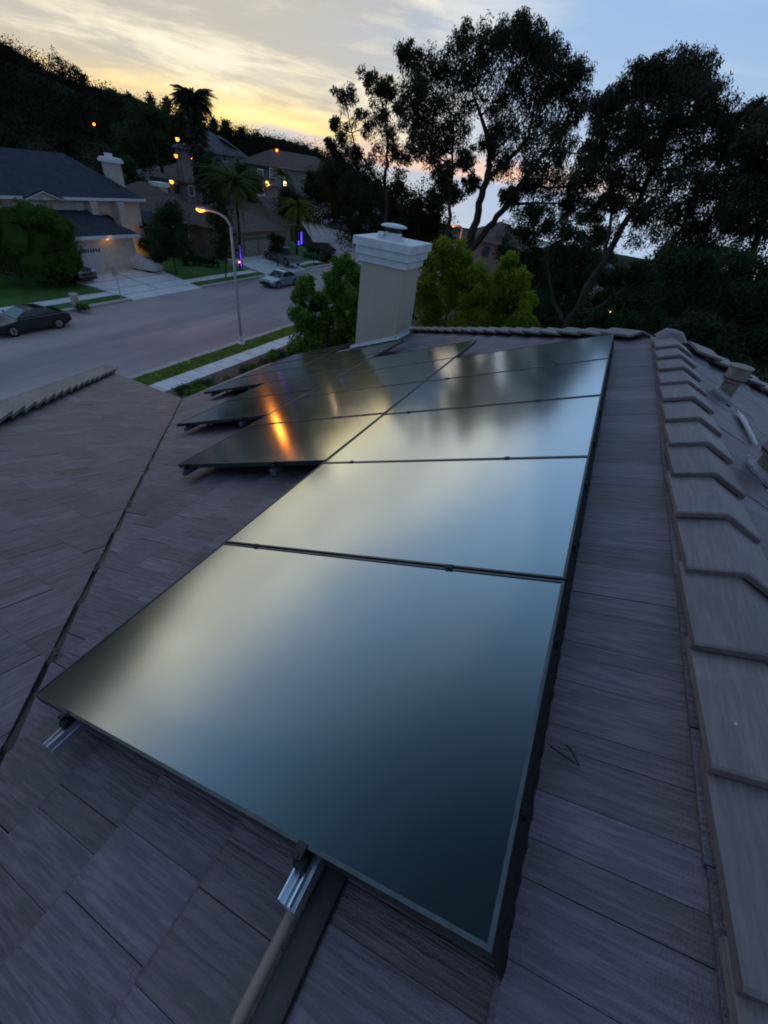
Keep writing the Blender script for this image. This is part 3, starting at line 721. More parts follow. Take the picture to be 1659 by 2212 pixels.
# brown conduit running out from under the nearest panel, beside a dark flashing strip
cd = MB().tube([(0.62, 0.918, 0.02), (0.2, 0.918, 0.02), (-0.9, 0.925, 0.02)], 0.0125, 14)
o = cd.build('conduit', 'conduit_paint', smooth=True); o.matrix_world = MM; tag(o, 'brown painted conduit running out from under the nearest silver rail', 'conduit')
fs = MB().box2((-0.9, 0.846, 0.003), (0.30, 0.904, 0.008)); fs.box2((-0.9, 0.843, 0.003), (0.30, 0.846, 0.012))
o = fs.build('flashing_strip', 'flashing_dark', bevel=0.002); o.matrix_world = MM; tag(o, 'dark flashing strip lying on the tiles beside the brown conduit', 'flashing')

# ------------------------------------------------------------------ vent pipes and scraps on the far slope
def vent_pipe(x, y, label, big=1.0, lean=0.0):
    z = PRIGHT.w(*PRIGHT.uv(x, y)).z
    t = thing('vent_pipe', label, 'vent pipe', (x, y, z), group='vent pipes on the far slope')
    B = MB().lathe([(0.058 * big, -0.08), (0.058 * big, 0.17)], 28); B.build('pipe', 'pipe_brown', t, smooth=False)
    B = MB().lathe([(0.060 * big, 0.125), (0.078 * big, 0.135), (0.080 * big, 0.24), (0.086 * big, 0.246), (0.086 * big, 0.258), (0.074 * big, 0.259), (0.070 * big, 0.16)], 32); B.build('collar', 'pipe_brown', t)
    B = MB().lathe([(0.080 * big, 0.150), (0.083 * big, 0.152), (0.083 * big, 0.162), (0.080 * big, 0.164)], 32); B.build('clamp_band', 'flashing_dark', t)
    f = MB(); nn = 28
    r1 = [(math.cos(2 * math.pi * k / nn), math.sin(2 * math.pi * k / nn)) for k in range(nn)]
    tl = -math.tan(SL)
    def pt(c, r_, up_): return (c[0] * r_, c[1] * r_, -tl * c[1] * r_ + up_)
    rings = [[pt(c, 0.062 * big, 0.040) for c in r1], [pt(c, 0.080 * big, 0.026) for c in r1], [pt(c, 0.092 * big, 0.010 + .004 * random.random()) for c in r1], [pt(c, 0.094 * big, -0.012) for c in r1]]
    for a, b in zip(rings, rings[1:]):
        for k in range(nn): f.add([a[k], a[(k + 1) % nn], b[(k + 1) % nn], b[k]], [(0, 1, 2, 3)])
    f.build('flange', 'lead', t)
    return t
vent_pipe(4.33, -1.20, 'brown vent pipe with a pale rim, standing whole beyond the ridge caps')
vent_pipe(2.95, -1.24, 'brown vent pipe cut off by the right edge of the photo', 1.15)
sc_ = MB(); a = PRIGHT
pts = [(-4.15, .60), (-4.08, .585), (-3.95, .60), (-3.78, .615), (-3.62, .625), (-3.52, .635), (-3.60, .652), (-3.75, .66), (-3.9, .655), (-4.02, .672), (-4.13, .655)]
sc_.prism([a.w(p[0], p[1], 0.003) for p in pts], a.N * 0.012)
o = sc_.build('tile_shard', 'white_chip'); tag(o, 'long pale tile shard lying on the dark slope between the vent pipes', 'tile shard')
db = MB()
for k in range(7):
    u, v = -2.86 + random.gauss(0, .13), 0.50 + random.gauss(0, .06); db.box(a.w(u, v, 0.008), (random.uniform(.008, .02), random.uniform(.006, .012), .008), Matrix.Rotation(random.uniform(0, 3), 3, 'Z'))
o = db.build('mortar_crumbs', 'white_chip'); o['kind'] = 'stuff'
# bird droppings: small white dabs on the caps and tiles
for (u, v, s_, lb) in ((1.83, -0.02, .0035, 'white bird dropping on a middle ridge cap'), (0.82, .01, .0035, 'white bird dropping on a nearer ridge cap')):
    p = Vector((u, RY + 0.09 + v, RZ + 0.026)); d_ = MB().lathe([(s_, 0), (s_ * .8, .002), (.001, .003)], 8, p)
    o = d_.build('bird_dropping', 'white_chip'); tag(o, lb, 'bird dropping', 'bird droppings on the roof')

# ------------------------------------------------------------------ foliage and trees
def depth(p): return float((CAM_R.T @ np.array(p))[2])
def leaf_mesh(name, cen, size, droop=0.5, tone=None, aspect=0.36, jitter=0.35):
    n = len(cen)
    L = rng.normal(0, 1, (n, 3)); L[:, 2] -= droop * 1.6; L /= np.linalg.norm(L, axis=1)[:, None]
    W = np.cross(L, rng.normal(0, 1, (n, 3))); W /= np.linalg.norm(W, axis=1)[:, None] + 1e-9
    s = (size * rng.uniform(1 - jitter, 1 + jitter, n))[:, None]
    B = np.cross(L, W) * s * 0.12
    v = np.stack([cen, cen + L * s * .5 + W * s * aspect * .5 + B, cen + L * s, cen + L * s * .5 - W * s * aspect * .5 + B], 1).reshape(-1, 3)
    me = bpy.data.meshes.new(name)
    me.vertices.add(4 * n); me.vertices.foreach_set('co', v.ravel())
    me.loops.add(4 * n); me.loops.foreach_set('vertex_index', np.arange(4 * n, dtype=np.int32))
    me.polygons.add(n); me.polygons.foreach_set('loop_start', np.arange(0, 4 * n, 4, dtype=np.int32))
    a = me.attributes.new('tone', 'FLOAT', 'FACE'); a.data.foreach_set('value', np.clip(tone if tone is not None else rng.uniform(0, 1, n), 0, 1).astype(np.float32))
    me.update(calc_edges=True); return me
def spray(cl, dens, sub=14, sub_r=0.50, flat=0.9):
    """leaf positions for clumps cl = [(centre, radius)], bunched in sub-clusters so that gaps stay open"""
    P = []; T = []
    for c, r in cl:
        c = np.array(c)
        k = max(4, int(sub * random.uniform(.8, 1.25)))
        sc_ = rng.normal(0, 1, (k, 3)); sc_ /= np.linalg.norm(sc_, axis=1)[:, None]; sc_ *= (rng.uniform(0.1, 1.0, k) ** .75 * r * 1.08)[:, None]; sc_[:, 2] *= flat
        n = max(8, int(dens / k))
        for q in sc_:
            rr = r * sub_r * random.uniform(.6, 1.25)
            pts = rng.normal(0, 0.5, (n, 3)); nr_ = np.linalg.norm(pts, axis=1)[:, None]; pts = pts / np.maximum(1, nr_ / .95) * rr; P.append(c + q + pts)
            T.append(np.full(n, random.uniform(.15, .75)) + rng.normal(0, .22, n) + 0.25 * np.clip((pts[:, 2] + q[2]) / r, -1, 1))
    return np.concatenate(P), np.concatenate(T)
def blob_core(cl, f, mbx):
    for c, r in cl:
        bm = bmesh.new(); bmesh.ops.create_icosphere(bm, subdivisions=2, radius=r * f)
        for v in bm.verts: v.co *= random.uniform(.75, 1.15)
        mbx.add([v.co + Vector(c) for v in bm.verts], [[v.index for v in fc.verts] for fc in bm.faces]); bm.free()
def px_clumps(L, D, spread, grow=1.0):
    out = []
    for (u, v, r) in L:
        r = r * grow
        p = at(u, v, D + random.uniform(-spread, spread)); out.append((p, r * depth(p) / FPX))
    return out
def tree(name, label, cat, cl, base, leaf, mat, dens=900, droop=0.5, trunks=None, core=0.0, group=None, sub=14, sub_r=0.50, tr=0.25, branches=True, bark='bark', aspect=0.36):
    base = Vector(base); t = thing(name, label, cat, base, group=group)
    P, T = spray(cl, dens, sub, sub_r)
    me = leaf_mesh('crown', P - np.array(base), leaf, droop, T, .27 if mat == 'leaf_euc' else aspect)
    o = link('crown', me, mat, t)
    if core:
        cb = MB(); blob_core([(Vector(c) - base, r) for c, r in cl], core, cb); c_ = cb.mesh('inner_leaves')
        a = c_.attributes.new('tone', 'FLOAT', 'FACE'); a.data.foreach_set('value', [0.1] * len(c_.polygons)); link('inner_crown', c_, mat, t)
    if trunks is None:
        top = sum((Vector(c) for c, r in cl), Vector()) / len(cl)
        mid = base.lerp(top, .5) + Vector((random.uniform(-.3, .3), random.uniform(-.3, .3), 0))
        trunks = [([base, mid, top], [tr, tr * .75, tr * .35])]
    tb = MB(); nodes = []
    for pts, rad in trunks:
        pts = [Vector(p) for p in pts]; q = []; rr = []
        for i in range(len(pts) - 1):
            for k in range(4):
                f = k / 4; w_ = pts[i].lerp(pts[i + 1], f)
                if i or k: w_ += Vector((random.gauss(0, 1), random.gauss(0, 1), 0)) * rad[i] * .25
                q.append(w_); rr.append(rad[i] + (rad[i + 1] - rad[i]) * f)
        q.append(pts[-1]); rr.append(rad[-1]); tb.tube(q, [r_ * .85 for r_ in rr], 8); nodes += list(zip(q, rr))
    o = tb.build('trunk', bark, t, world=True, smooth=True)
    if branches:
        bb = MB()
        for c, r in cl:
            c = Vector(c); cand = [(n_[0] - c).length + 1.2 * max(0, n_[0].z - c.z + r * .3) for n_ in nodes]
            i = int(np.argmin(cand)); s_, sr = nodes[i]
            m1 = s_.lerp(c, .5) + Vector((random.gauss(0, .12), random.gauss(0, .12), random.uniform(-.15, .1))) * (c - s_).length * .5
            b0 = min(sr * .6, tr * .45)
            bb.tube([s_, m1, c], [b0, b0 * .6, b0 * .25], 5)
            for _ in range(3):
                e = c + Vector((random.gauss(0, .5), random.gauss(0, .5), random.gauss(.1, .45))) * r
                bb.tube([m1.lerp(c, .6), e], [b0 * .4, b0 * .12], 4)
        bb.build('limb', bark, t, world=True)['kind'] = 'stuff'
    return t

EA = [(1130,50,32),(1085,75,30),(1110,108,42),(1048,105,36),(1000,98,34),(985,150,42),(1040,165,45),(1155,85,34),(1185,110,30),(1165,145,42),(1120,160,46),(1215,140,32),(1245,160,26),(1225,185,36),
      (940,150,34),(905,165,36),(880,115,26),(890,205,38),(945,215,40),(1000,230,44),(1070,225,44),(1130,225,46),(1185,205,46),(1245,225,28),(930,275,42),(985,290,34),(900,250,30),(1170,275,46),(1225,270,36),(1110,290,40),
      (1060,300,26),(1080,355,30),(1150,340,40),(1205,330,40),(1195,390,42),(1140,400,28),(1240,400,36),(1230,440,24),(1100,420,20),(945,325,30),(910,315,28),(1010,340,20),(960,370,22),(1020,395,18),(1275,330,24)]
kA = dict(D=42, spread=3.5, grow=1.1)
baseA = at(1005, 566, 42); baseA.z -= 2.2
pa = lambda u, v, d=42: at(u, v, d)
tree('eucalyptus_tree', 'tallest spreading eucalyptus with a forked dark trunk behind the chimney', 'tree', px_clumps(EA, **kA), baseA, 0.25, 'leaf_euc', 1500, 0.95,
     trunks=[([baseA, pa(1012,540), pa(1030,455), pa(1050,392), pa(1056,330), pa(1040,250), pa(1010,170)], [.46,.42,.34,.30,.22,.14,.06]),
             ([pa(1012,548), pa(1045,505,41.5), pa(1085,455,41.5), pa(1130,395,41), pa(1185,320,41), pa(1215,230,41)], [.34,.30,.26,.22,.15,.06]),
             ([baseA + Vector((.5,1.9,0)), pa(972,520), pa(971,450), pa(978,360), pa(980,250)], [.24,.22,.17,.13,.06]),
             ([pa(1050,392), pa(1095,350,42.5), pa(1140,300,43), pa(1160,200,43)], [.24,.18,.14,.05])], group='eucalyptus trees behind the house', tr=0.3, sub=20, sub_r=.46)
EB = [(1290,232,24),(1322,222,22),(1300,272,34),(1345,262,34),(1345,212,18),(1372,188,32),(1398,152,28),(1425,150,26),(1452,162,34),(1480,140,32),(1508,152,30),(1532,188,28),(1420,205,46),(1475,205,48),(1520,225,40),(1548,262,34),
      (1390,250,44),(1445,270,50),(1500,285,48),(1548,312,38),(1585,262,14),(1582,300,22),(1578,348,34),(1340,315,42),(1390,320,46),(1450,340,50),(1510,355,48),(1292,335,36),(1272,385,34),(1318,375,36),(1370,385,40),(1430,410,46),(1490,420,46),(1540,410,40),
      (1390,455,34),(1450,478,40),(1510,478,40),(1556,460,36),(1330,430,26),(1290,440,22),(1595,400,26),(1480,530,34),(1530,530,36)]
baseB = at(1212, 712, 31); baseB.z -= 2.5
pb = lambda u, v, d=31: at(u, v, d)
tree('eucalyptus_tree', 'leaning eucalyptus with a dense dark crown right of the tallest tree', 'tree', px_clumps(EB, 31, 3.0, 1.15), baseB, 0.19, 'leaf_euc', 1750, 0.95,
     trunks=[([baseB, pb(1232,690), pb(1262,635), pb(1302,565), pb(1345,490), pb(1388,415), pb(1430,325), pb(1455,220)], [.32,.28,.24,.22,.19,.16,.11,.05]),
             ([pb(1228,700), pb(1290,665,30.5), pb(1350,625,30), pb(1410,570,30), pb(1475,490,30), pb(1520,380,30)], [.2,.17,.15,.13,.10,.05]),
             ([pb(1220,700), pb(1196,655,31.5), pb(1188,610,31.5), pb(1180,560,31.5)], [.15,.12,.09,.05]),
             ([pb(1302,565), pb(1320,480,32), pb(1320,400,32), pb(1310,290,32)], [.13,.10,.07,.04])], group='eucalyptus trees behind the house', tr=0.22, sub=20, sub_r=.46)
EC = [(1628,235,20),(1655,275,40),(1690,250,40),(1622,305,30),(1660,345,44),(1618,365,30),(1655,410,40),(1612,428,28),(1590,470,26),(1650,470,34),(1700,330,50),(1700,430,50)]
baseC = at(1605, 640, 26); baseC.z -= 3
tree('eucalyptus_tree', 'eucalyptus cut off by the right edge of the photo', 'tree', px_clumps(EC, 26, 2.0, 1.15), baseC, 0.18, 'leaf_euc', 1750, 0.95,
     trunks=[([baseC, at(1612,590,26), at(1640,500,26), at(1675,400,26), at(1690,300,26)], [.2,.17,.13,.09,.04])], group='eucalyptus trees behind the house', tr=0.18, sub=20, sub_r=.46)
ED = [(742,205,24),(722,262,12),(738,290,26),(760,320,24),(800,168,22),(818,205,26),(842,180,22),(822,250,30),(788,265,24),(845,275,32),(715,310,14),(728,345,24),(775,355,28),(820,330,30),(860,330,26),(752,400,26),(860,230,24),(800,395,30)]
baseD = at(835, 520, 50); baseD.z -= 4
tree('eucalyptus_tree', 'thin airy eucalyptus left of the tallest tree, against the sunset', 'tree', px_clumps(ED, 50, 2.5), baseD, 0.27, 'leaf_euc', 900, 0.95,
     trunks=[([baseD, at(836,470,50), at(832,390,50), at(838,320,50), at(828,230,50), at(808,170,50)], [.26,.22,.19,.14,.08,.03]),
             ([at(836,440,50), at(802,370,50), at(765,310,50), at(745,215,50)], [.14,.11,.08,.03])], group='eucalyptus trees behind the house', tr=0.16, sub=9)
def bush(lbl, L, D, spread, leaf, mat, dens, base_px=None, name='shrub', cat='shrub', core=0.55, droop=0.2, group=None, tr=0.08, ground_z=None, sub=14, sub_r=.50):
    dens = int(dens * 1.6); core = core if name == 'hedge' else min(core, .5)
    cl = px_clumps(L, D, spread)
    cx = sum((Vector(c) for c, r in cl), Vector()) / len(cl); low = min(Vector(c).z - r * .8 for c, r in cl)
    b = Vector((cx.x, cx.y, min(low, ground_z if ground_z is not None else low)))
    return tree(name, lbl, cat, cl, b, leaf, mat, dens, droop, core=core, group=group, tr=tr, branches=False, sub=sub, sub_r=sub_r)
# dark trees standing lower behind them
bush('broad dark olive tree directly behind the chimney', [(718,385,34),(760,395,38),(812,405,38),(862,405,36),(738,440,38),(790,450,42),(845,455,42),(900,445,36),(940,430,30),(770,500,36),(830,510,40),(885,500,40),(940,490,34),(960,540,28),(905,550,36),(800,545,26),(985,420,24)], 58, 3, .3, 'leaf_olive', 1000, name='olive_tree', cat='tree', core=.4, tr=.3, ground_z=-14)
bush('dark bushy tree between the bright green tree and the leaning trunk', [(1135,505,34),(1180,490,38),(1225,505,38),(1160,550,42),(1215,560,42),(1262,555,36),(1175,610,40),(1225,620,40),(1150,455,24),(1190,670,40),(1155,650,30),(1262,610,30),(1290,500,26)], 40, 2.5, .22, 'leaf_dark', 1000, name='bushy_tree', cat='tree', core=.35, tr=.25, ground_z=-14)
bush('dark tree mass low beyond the right hip of the roof', [(1470,575,40),(1530,580,42),(1590,585,44),(1650,600,48),(1450,640,40),(1520,650,48),(1590,660,50),(1660,680,50),(1500,710,40),(1560,725,46),(1630,750,50),(1690,620,50),(1680,760,40)], 23, 2, .15, 'leaf_dark', 1300, name='bushy_tree', cat='tree', core=.4, tr=.2, ground_z=-12)
bush('loose dark shrub growing under the leaning eucalyptus', [(1330,600,26),(1375,590,30),(1420,600,34),(1340,650,28),(1390,650,34),(1300,690,30),(1350,700,30),(1410,700,36),(1255,690,26)], 28, 2, .2, 'leaf_dark', 520, core=.35, tr=.12, ground_z=-12)
bush('wide dark tree belt below the tall eucalyptus, right of the bright trees', [(1120,560,34),(1165,585,34),(1210,600,36),(1260,590,34),(1310,600,36),(1130,620,36),(1180,640,38),(1240,650,40),(1300,650,38),(1350,620,34),(1400,615,34),(1160,690,36),(1220,700,36),(1290,705,36),(1350,680,36),(1410,670,36),(1090,540,24)], 47, 3, .26, 'leaf_dark', 800, name='tree_belt', cat='tree', core=.5, tr=.3, ground_z=-15)
bush('dark slope tree standing between the two large eucalyptus trees', [(1262,470,24),(1255,510,26),(1290,520,28),(1270,550,28),(1235,545,22),(1310,555,24)], 52, 2, .26, 'leaf_dark', 560, name='slope_tree', cat='tree', core=.4, tr=.2, ground_z=-15)
bush('dark slope tree below the crown of the leaning eucalyptus', [(1430,560,28),(1465,545,24),(1490,570,30),(1520,550,26),(1560,545,28),(1600,560,26),(1440,600,30),(1500,610,34),(1560,600,34)], 44, 2, .24, 'leaf_dark', 640, name='slope_tree', cat='tree', core=.4, tr=.2, ground_z=-15)
bush('dark tree left of the distant street lamp, behind the chimney top', [(950,430,26),(940,470,28),(930,515,30),(945,535,22),(915,470,26),(962,400,18)], 62, 2, .3, 'leaf_olive', 560, name='slope_tree', cat='tree', core=.45, tr=.2, ground_z=-15)
bush('lacy dark slope tree closing the gap low behind the trunks', [(1100,500,24),(1120,465,22),(1150,452,22),(1195,455,24),(1240,450,24),(1325,500,24),(1375,515,26),(1420,508,24),(1465,510,24),(1600,505,22),(1640,525,26),(1185,420,18),(1100,430,16)], 56, 3, .27, 'leaf_dark', 230, name='slope_tree', cat='tree', core=0, tr=.2, ground_z=-15)
# bright yellow-green young trees by the house and the dense one left of the chimney
bush('bright yellow green tree right behind the chimney', [(928,560,26),(955,540,28),(990,555,26),(925,605,36),(975,600,38),(1022,600,30),(940,655,40),(1000,655,40),(1040,640,26),(920,705,40),(985,715,42),(1045,700,34),(960,760,40)], 15.5, .9, .10, 'leaf_bright', 2000, name='leafy_tree', cat='tree', core=.35, droop=.45, tr=.07, ground_z=-11)
bush('bright yellow green tree with a pointed top, right of its twin', [(1100,562,16),(1092,590,24),(1075,620,30),(1118,610,28),(1138,650,24),(1090,660,36),(1130,690,30),(1065,700,34),(1110,725,38),(1150,712,14)], 15, .7, .10, 'leaf_bright', 1900, name='leafy_tree', cat='tree', core=.35, droop=.45, tr=.07, ground_z=-11)
bush('dense green tree filling the gap left of the chimney', [(742,572,20),(762,600,24),(722,612,24),(660,620,22),(690,650,28),(650,645,18),(735,650,32),(765,650,24),(655,690,24),(700,700,34),(750,705,34),(672,740,32),(720,750,34),(645,760,20),(770,740,28),(690,790,34),(740,800,30)], 14.5, .6, .10, 'leaf_mid', 2000, name='leafy_tree', cat='tree', core=.4, droop=.45, tr=.07, ground_z=-11)

# planting bed by the near pavement: low shrubs and red mulch
mb = MB(); mp = [tuple(on_z(*p, -10.60)) for p in ((470,818),(545,778),(600,756),(632,748),(628,775),(560,800),(500,835))]
mb.prism(mp, (0, 0, -.2)); struct('mulch', mb, 'mulch')
SH = [(395,838,16,'grey green'),(425,835,18,'dark'),(452,828,16,'grey green'),(408,852,15,'dark'),(500,818,12,'dark'),(530,800,14,'grey green'),(548,792,14,'dark'),(572,783,14,'grey green'),(596,772,14,'dark'),(615,764,13,'grey green'),(590,762,10,'dark'),(440,850,14,'dark'),(560,806,14,'grey green'),(520,826,12,'dark')]
ORD = 'first second third fourth fifth sixth seventh eighth'.split(); SH.sort(key=lambda q: q[0]); seen = {'dark': 0, 'grey green': 0}
for i, (u, v, r, k) in enumerate(SH):
    lb_ = '%s of the %s shrubs along the mulched bed, from the near end' % (ORD[seen[k]], k); seen[k] += 1
    p = on_z(u, v, -10.4); rr = r * depth(p) / FPX
    cl = [(p + Vector((random.gauss(0, .5), random.gauss(0, .5), random.uniform(-.1, .15))) * rr, rr * .62) for _ in range(4)]
    tree('shrub', lb_, 'shrub', cl, (p.x, p.y, -10.64), .13, 'leaf_grey' if k[0] == 'g' else 'leaf_mid', 220, .1, core=.5, group='low %s shrubs in the mulched bed' % k, branches=False, tr=.03)

# ------------------------------------------------------------------ houses across the street
def hip_roof(t, x0, x1, y0, y1, ze, zr, over=0.5, mat='roof_slate', fascia='white_trim', ridge=None, name='roof'):
    x0 -= over; x1 += over; y0 -= over; y1 += over; h = min((y1 - y0), (x1 - x0)) / 2
    if ridge is None:
        if x1 - x0 >= y1 - y0: ridge = [(x0 + h, (y0 + y1) / 2), (x1 - h, (y0 + y1) / 2)]
        else: ridge = [((x0 + x1) / 2, y0 + h), ((x0 + x1) / 2, y1 - h)]
    c = [(x0, y0, ze), (x1, y0, ze), (x1, y1, ze), (x0, y1, ze)]; rr = [(ridge[0][0], ridge[0][1], zr), (ridge[1][0], ridge[1][1], zr)]
    mb = MB(); mb.v = c + rr
    if x1 - x0 >= y1 - y0: mb.f = [(0, 1, 5, 4), (1, 2, 5), (2, 3, 4, 5), (3, 0, 4), (3, 2, 1, 0)]
    else: mb.f = [(0, 1, 4), (1, 2, 5, 4), (2, 3, 5), (3, 0, 4, 5), (3, 2, 1, 0)]
    o = mb.build(name, mat, t, world=True)
    f = MB(); s = .06
    for a, b in zip(c, c[1:] + c[:1]):
        lo = (min(a[0], b[0]) - s, min(a[1], b[1]) - s, ze - .22); hi = (max(a[0], b[0]) + s, max(a[1], b[1]) + s, ze - .012); f.box2(lo, hi)
    fo = f.build('fascia', fascia, t, world=True)
    return o
def win(t, x0, x1, z0, z1, y, frame='white_trim', pane='window_dark', shade=0.0, mull=0, name='window'):
    f = MB(); w_ = .09
    f.box2((x0 - w_, y - .06, z0 - w_), (x0, y + .02, z1 + w_)); f.box2((x1, y - .06, z0 - w_), (x1 + w_, y + .02, z1 + w_)); f.box2((x0, y - .06, z1), (x1, y + .02, z1 + w_)); f.box2((x0, y - .08, z0 - w_), (x1, y + .02, z0))
    for k in range(mull):
        xm = x0 + (x1 - x0) * (k + 1) / (mull + 1); f.box2((xm - .03, y - .05, z0), (xm + .03, y + .02, z1))
    o = f.build(name, frame, t, world=True)
    p = MB().box2((x0, y - .02, z0), (x1, y - .012, z1 - (z1 - z0) * shade)).build('pane', pane, o)
    if shade:
        p = MB().box2((x0, y - .035, z1 - (z1 - z0) * shade), (x1, y - .012, z1)).build('blind', 'door_white', o)
    return o
def garage_door(t, x0, x1, z0, z1, y, mat, lights=True, n=4):
    f = MB().box2((x0, y - .05, z0), (x1, y, z1)).build('garage_door', mat, t, world=True)
    for k in range(n):
        za = z0 + (z1 - z0) * k / n; zb_ = z0 + (z1 - z0) * (k + 1) / n
        g = MB(); cnt_ = 8
        if k == n - 1 and lights:
            for i in range(cnt_):
                xa = x0 + (x1 - x0) * (i + .18) / cnt_; xb = x0 + (x1 - x0) * (i + .82) / cnt_; g.box2((xa, y - .062, za + .12), (xb, y - .052, zb_ - .12))
            o = g.build('door_window', 'window_dark', f)
        else: o = g.box2((x0 + .03, y - .068, za + .015), (x1 - .03, y - .052, zb_ - .015)).build('door_panel', mat, f)

# --- white house with the slate roof, left
t = thing('white_house', 'two storey cream house with dark slate roof and a driveway with parked cars', 'house', (28, 48, -10.2))
W = lambda mb, n, m_, **k: mb.build(n, m_, t, world=True, **k)
W(MB().box2((12, 46, -11), (36.9, 57.5, -5.05)), 'wall', 'wall_cream')
roofL = hip_roof(t, 12, 36.9, 46, 57.5, -5.0, -2.25, .55, ridge=[(17.5, 51.75), (34.2, 51.75)])
xa, xb = on_y(61, 430, 45.4).x, on_y(123, 430, 45.4).x; GP = on_y(86, 414, 45.2).z - .1
g = MB(); g.prism([(xa, 45.35, -5.1), (xb, 45.35, -5.1), ((xa + xb) / 2, 45.35, GP)], (0, 4.0, 0)); W(g, 'gable', 'wall_cream')
g = MB()
for a, b in (((xa - .35, -5.25), ((xa + xb) / 2, GP + .06)), ((xb + .35, -5.25), ((xa + xb) / 2, GP + .06))):
    g.prism([(a[0], 45.15, a[1]), (b[0], 45.15, b[1]), (b[0], 45.15, b[1] + .14), (a[0], 45.15, a[1] + .14)], (0, .18, 0))
W(g, 'gable_trim', 'white_trim')
g = MB()
for a, b in (((xa - .4, -5.2), ((xa + xb) / 2, GP + .16)), ((xb + .4, -5.2), ((xa + xb) / 2, GP + .16))):
    g.prism([(a[0], 45.1, a[1] + .06), (b[0], 45.1, b[1] + .02), (b[0], 45.1, b[1] + .12), (a[0], 45.1, a[1] + .16)], (0, 5.0, 0))
W(g, 'gable_roof', 'roof_slate')
for (u0, v0, u1, v1) in ((167, 441, 182, 469), (192, 440, 207, 469)):
    a, b = on_y(u0, v0, 45.97), on_y(u1, v1, 45.97); win(t, a.x, b.x, b.z, a.z, 45.97, shade=.5)
a, b = on_y(60, 441, 45.97), on_y(95, 462, 45.97); win(t, a.x, b.x, b.z, a.z, 45.97, mull=1)
# chimney on the right hip
c_ = MB().box2((36.3, 48.2, -5.2), (37.5, 49.4, -2.45)); cc = c_.build('chimney', 'wall_cream', roofL)
k_ = MB().box2((36.1, 48.0, -2.45), (37.7, 49.6, -2.2)); k_.box2((36.2, 48.1, -2.2), (37.6, 49.5, -2.05)); k_.box2((36.5, 48.5, -2.05), (37.0, 49.0, -1.75)); o = k_.build('chimney_cap', 'white_trim', roofL)
# garage wing
gx0, gx1 = 25.4, 32.6
W(MB().box2((gx0, 42.4, -11), (gx1, 46.2, -7.35)), 'garage_wall', 'wall_cream')
g = MB(); ye, yr = 41.9, 46.0
g.prism([(gx0 - .4, ye, -7.35), (gx1 + .4, ye, -7.35), (gx1 - 1.2, yr, -6.0), (gx0 - .4, yr, -6.0)], (0, 0, -.12)); g.prism([(gx1 + .4, ye, -7.35), (gx1 + .4, yr, -7.35), (gx1 - 1.2, yr, -6.0)], (0, 0, -.12)); W(g, 'garage_roof', 'roof_slate')
W(MB().box2((gx0 - .45, ye - .06, -7.62), (gx1 + .45, ye, -7.36)), 'garage_fascia', 'white_trim')
a, b = on_y(166, 536, 42.38), on_y(226, 578, 42.38)
garage_door(t, a.x, b.x, -10.28, on_y(200, 534, 42.38).z, 42.38, 'door_white')
# arched entry and columns
a, b = on_y(243, 455, 45.2), on_y(262, 560, 45.2)
g = MB(); xc = (a.x + b.x) / 2 - .2; hw = .85
arch = [(xc - hw, 45.9, -10.3), (xc + hw, 45.9, -10.3)] + [(xc + hw * math.cos(q), 45.9, -6.9 + .55 * math.sin(q)) for q in [math.pi * k / 8 for k in range(9)]]
g.prism(arch, (0, .07, 0)); W(g, 'entry_arch', 'door_dark')
W(MB().box2((xc - 1.7, 45.2, -10.4), (xc - 1.05, 45.95, -5.3)), 'entry_column', 'wall_cream', bevel=.03)
W(MB().box2((xc + 1.05, 45.2, -10.4), (xc + 1.75, 45.95, -5.3)), 'entry_column', 'wall_cream', bevel=.03)
g = MB().box2((36.4, 45.0, -7.5), (40.2, 49, -7.35)); g.prism([(36.95, 44.9, -7.34), (40.4, 44.9, -7.34), (39.4, 47.5, -6.3), (36.95, 47.5, -6.3)], (0, 0, -.1)); W(g, 'porch_roof', 'roof_slate')
W(MB().box2((36.9, 44.85, -7.62), (40.4, 44.95, -7.36)), 'porch_fascia', 'white_trim'); W(MB().box2((39.7, 45.1, -10.4), (40.0, 45.4, -7.6)), 'porch_post', 'white_trim')
p = on_y(231, 512, 42.25)
sc = MB().lathe([(.04, -.22), (.11, -.18), (.13, .16), (.05, .26)], 10, p); o = sc.build('wall_lantern', 'warm_bulb', t, world=True)

def point(name, p, col, watts, r=.12):
    l = bpy.data.lights.new(name, 'POINT'); l.energy = watts; l.color = col; l.shadow_soft_size = r; o = bpy.data.objects.new(name, l); COL.objects.link(o); o.location = p; return o
point('lantern_light', p + Vector((0, -.35, .05)), (1, .55, .2), 14)
p = Vector((xc + 1.4, 44.75, -10.1))
sp = thing('garden_spotlight', 'glowing amber garden spotlight at the foot of the entry column', 'garden light', p)
MB().tube([p + Vector((0, 0, -.25)), p], .04, 8).build('stake', 'black_metal', sp, world=True); MB().tube([p, p + Vector((0, .12, .32))], [.10, .16], 10).build('lamp_head', 'warm_bulb', sp, world=True)
point('spot_light', p + Vector((0, -.1, .45)), (1, .55, .15), 28)

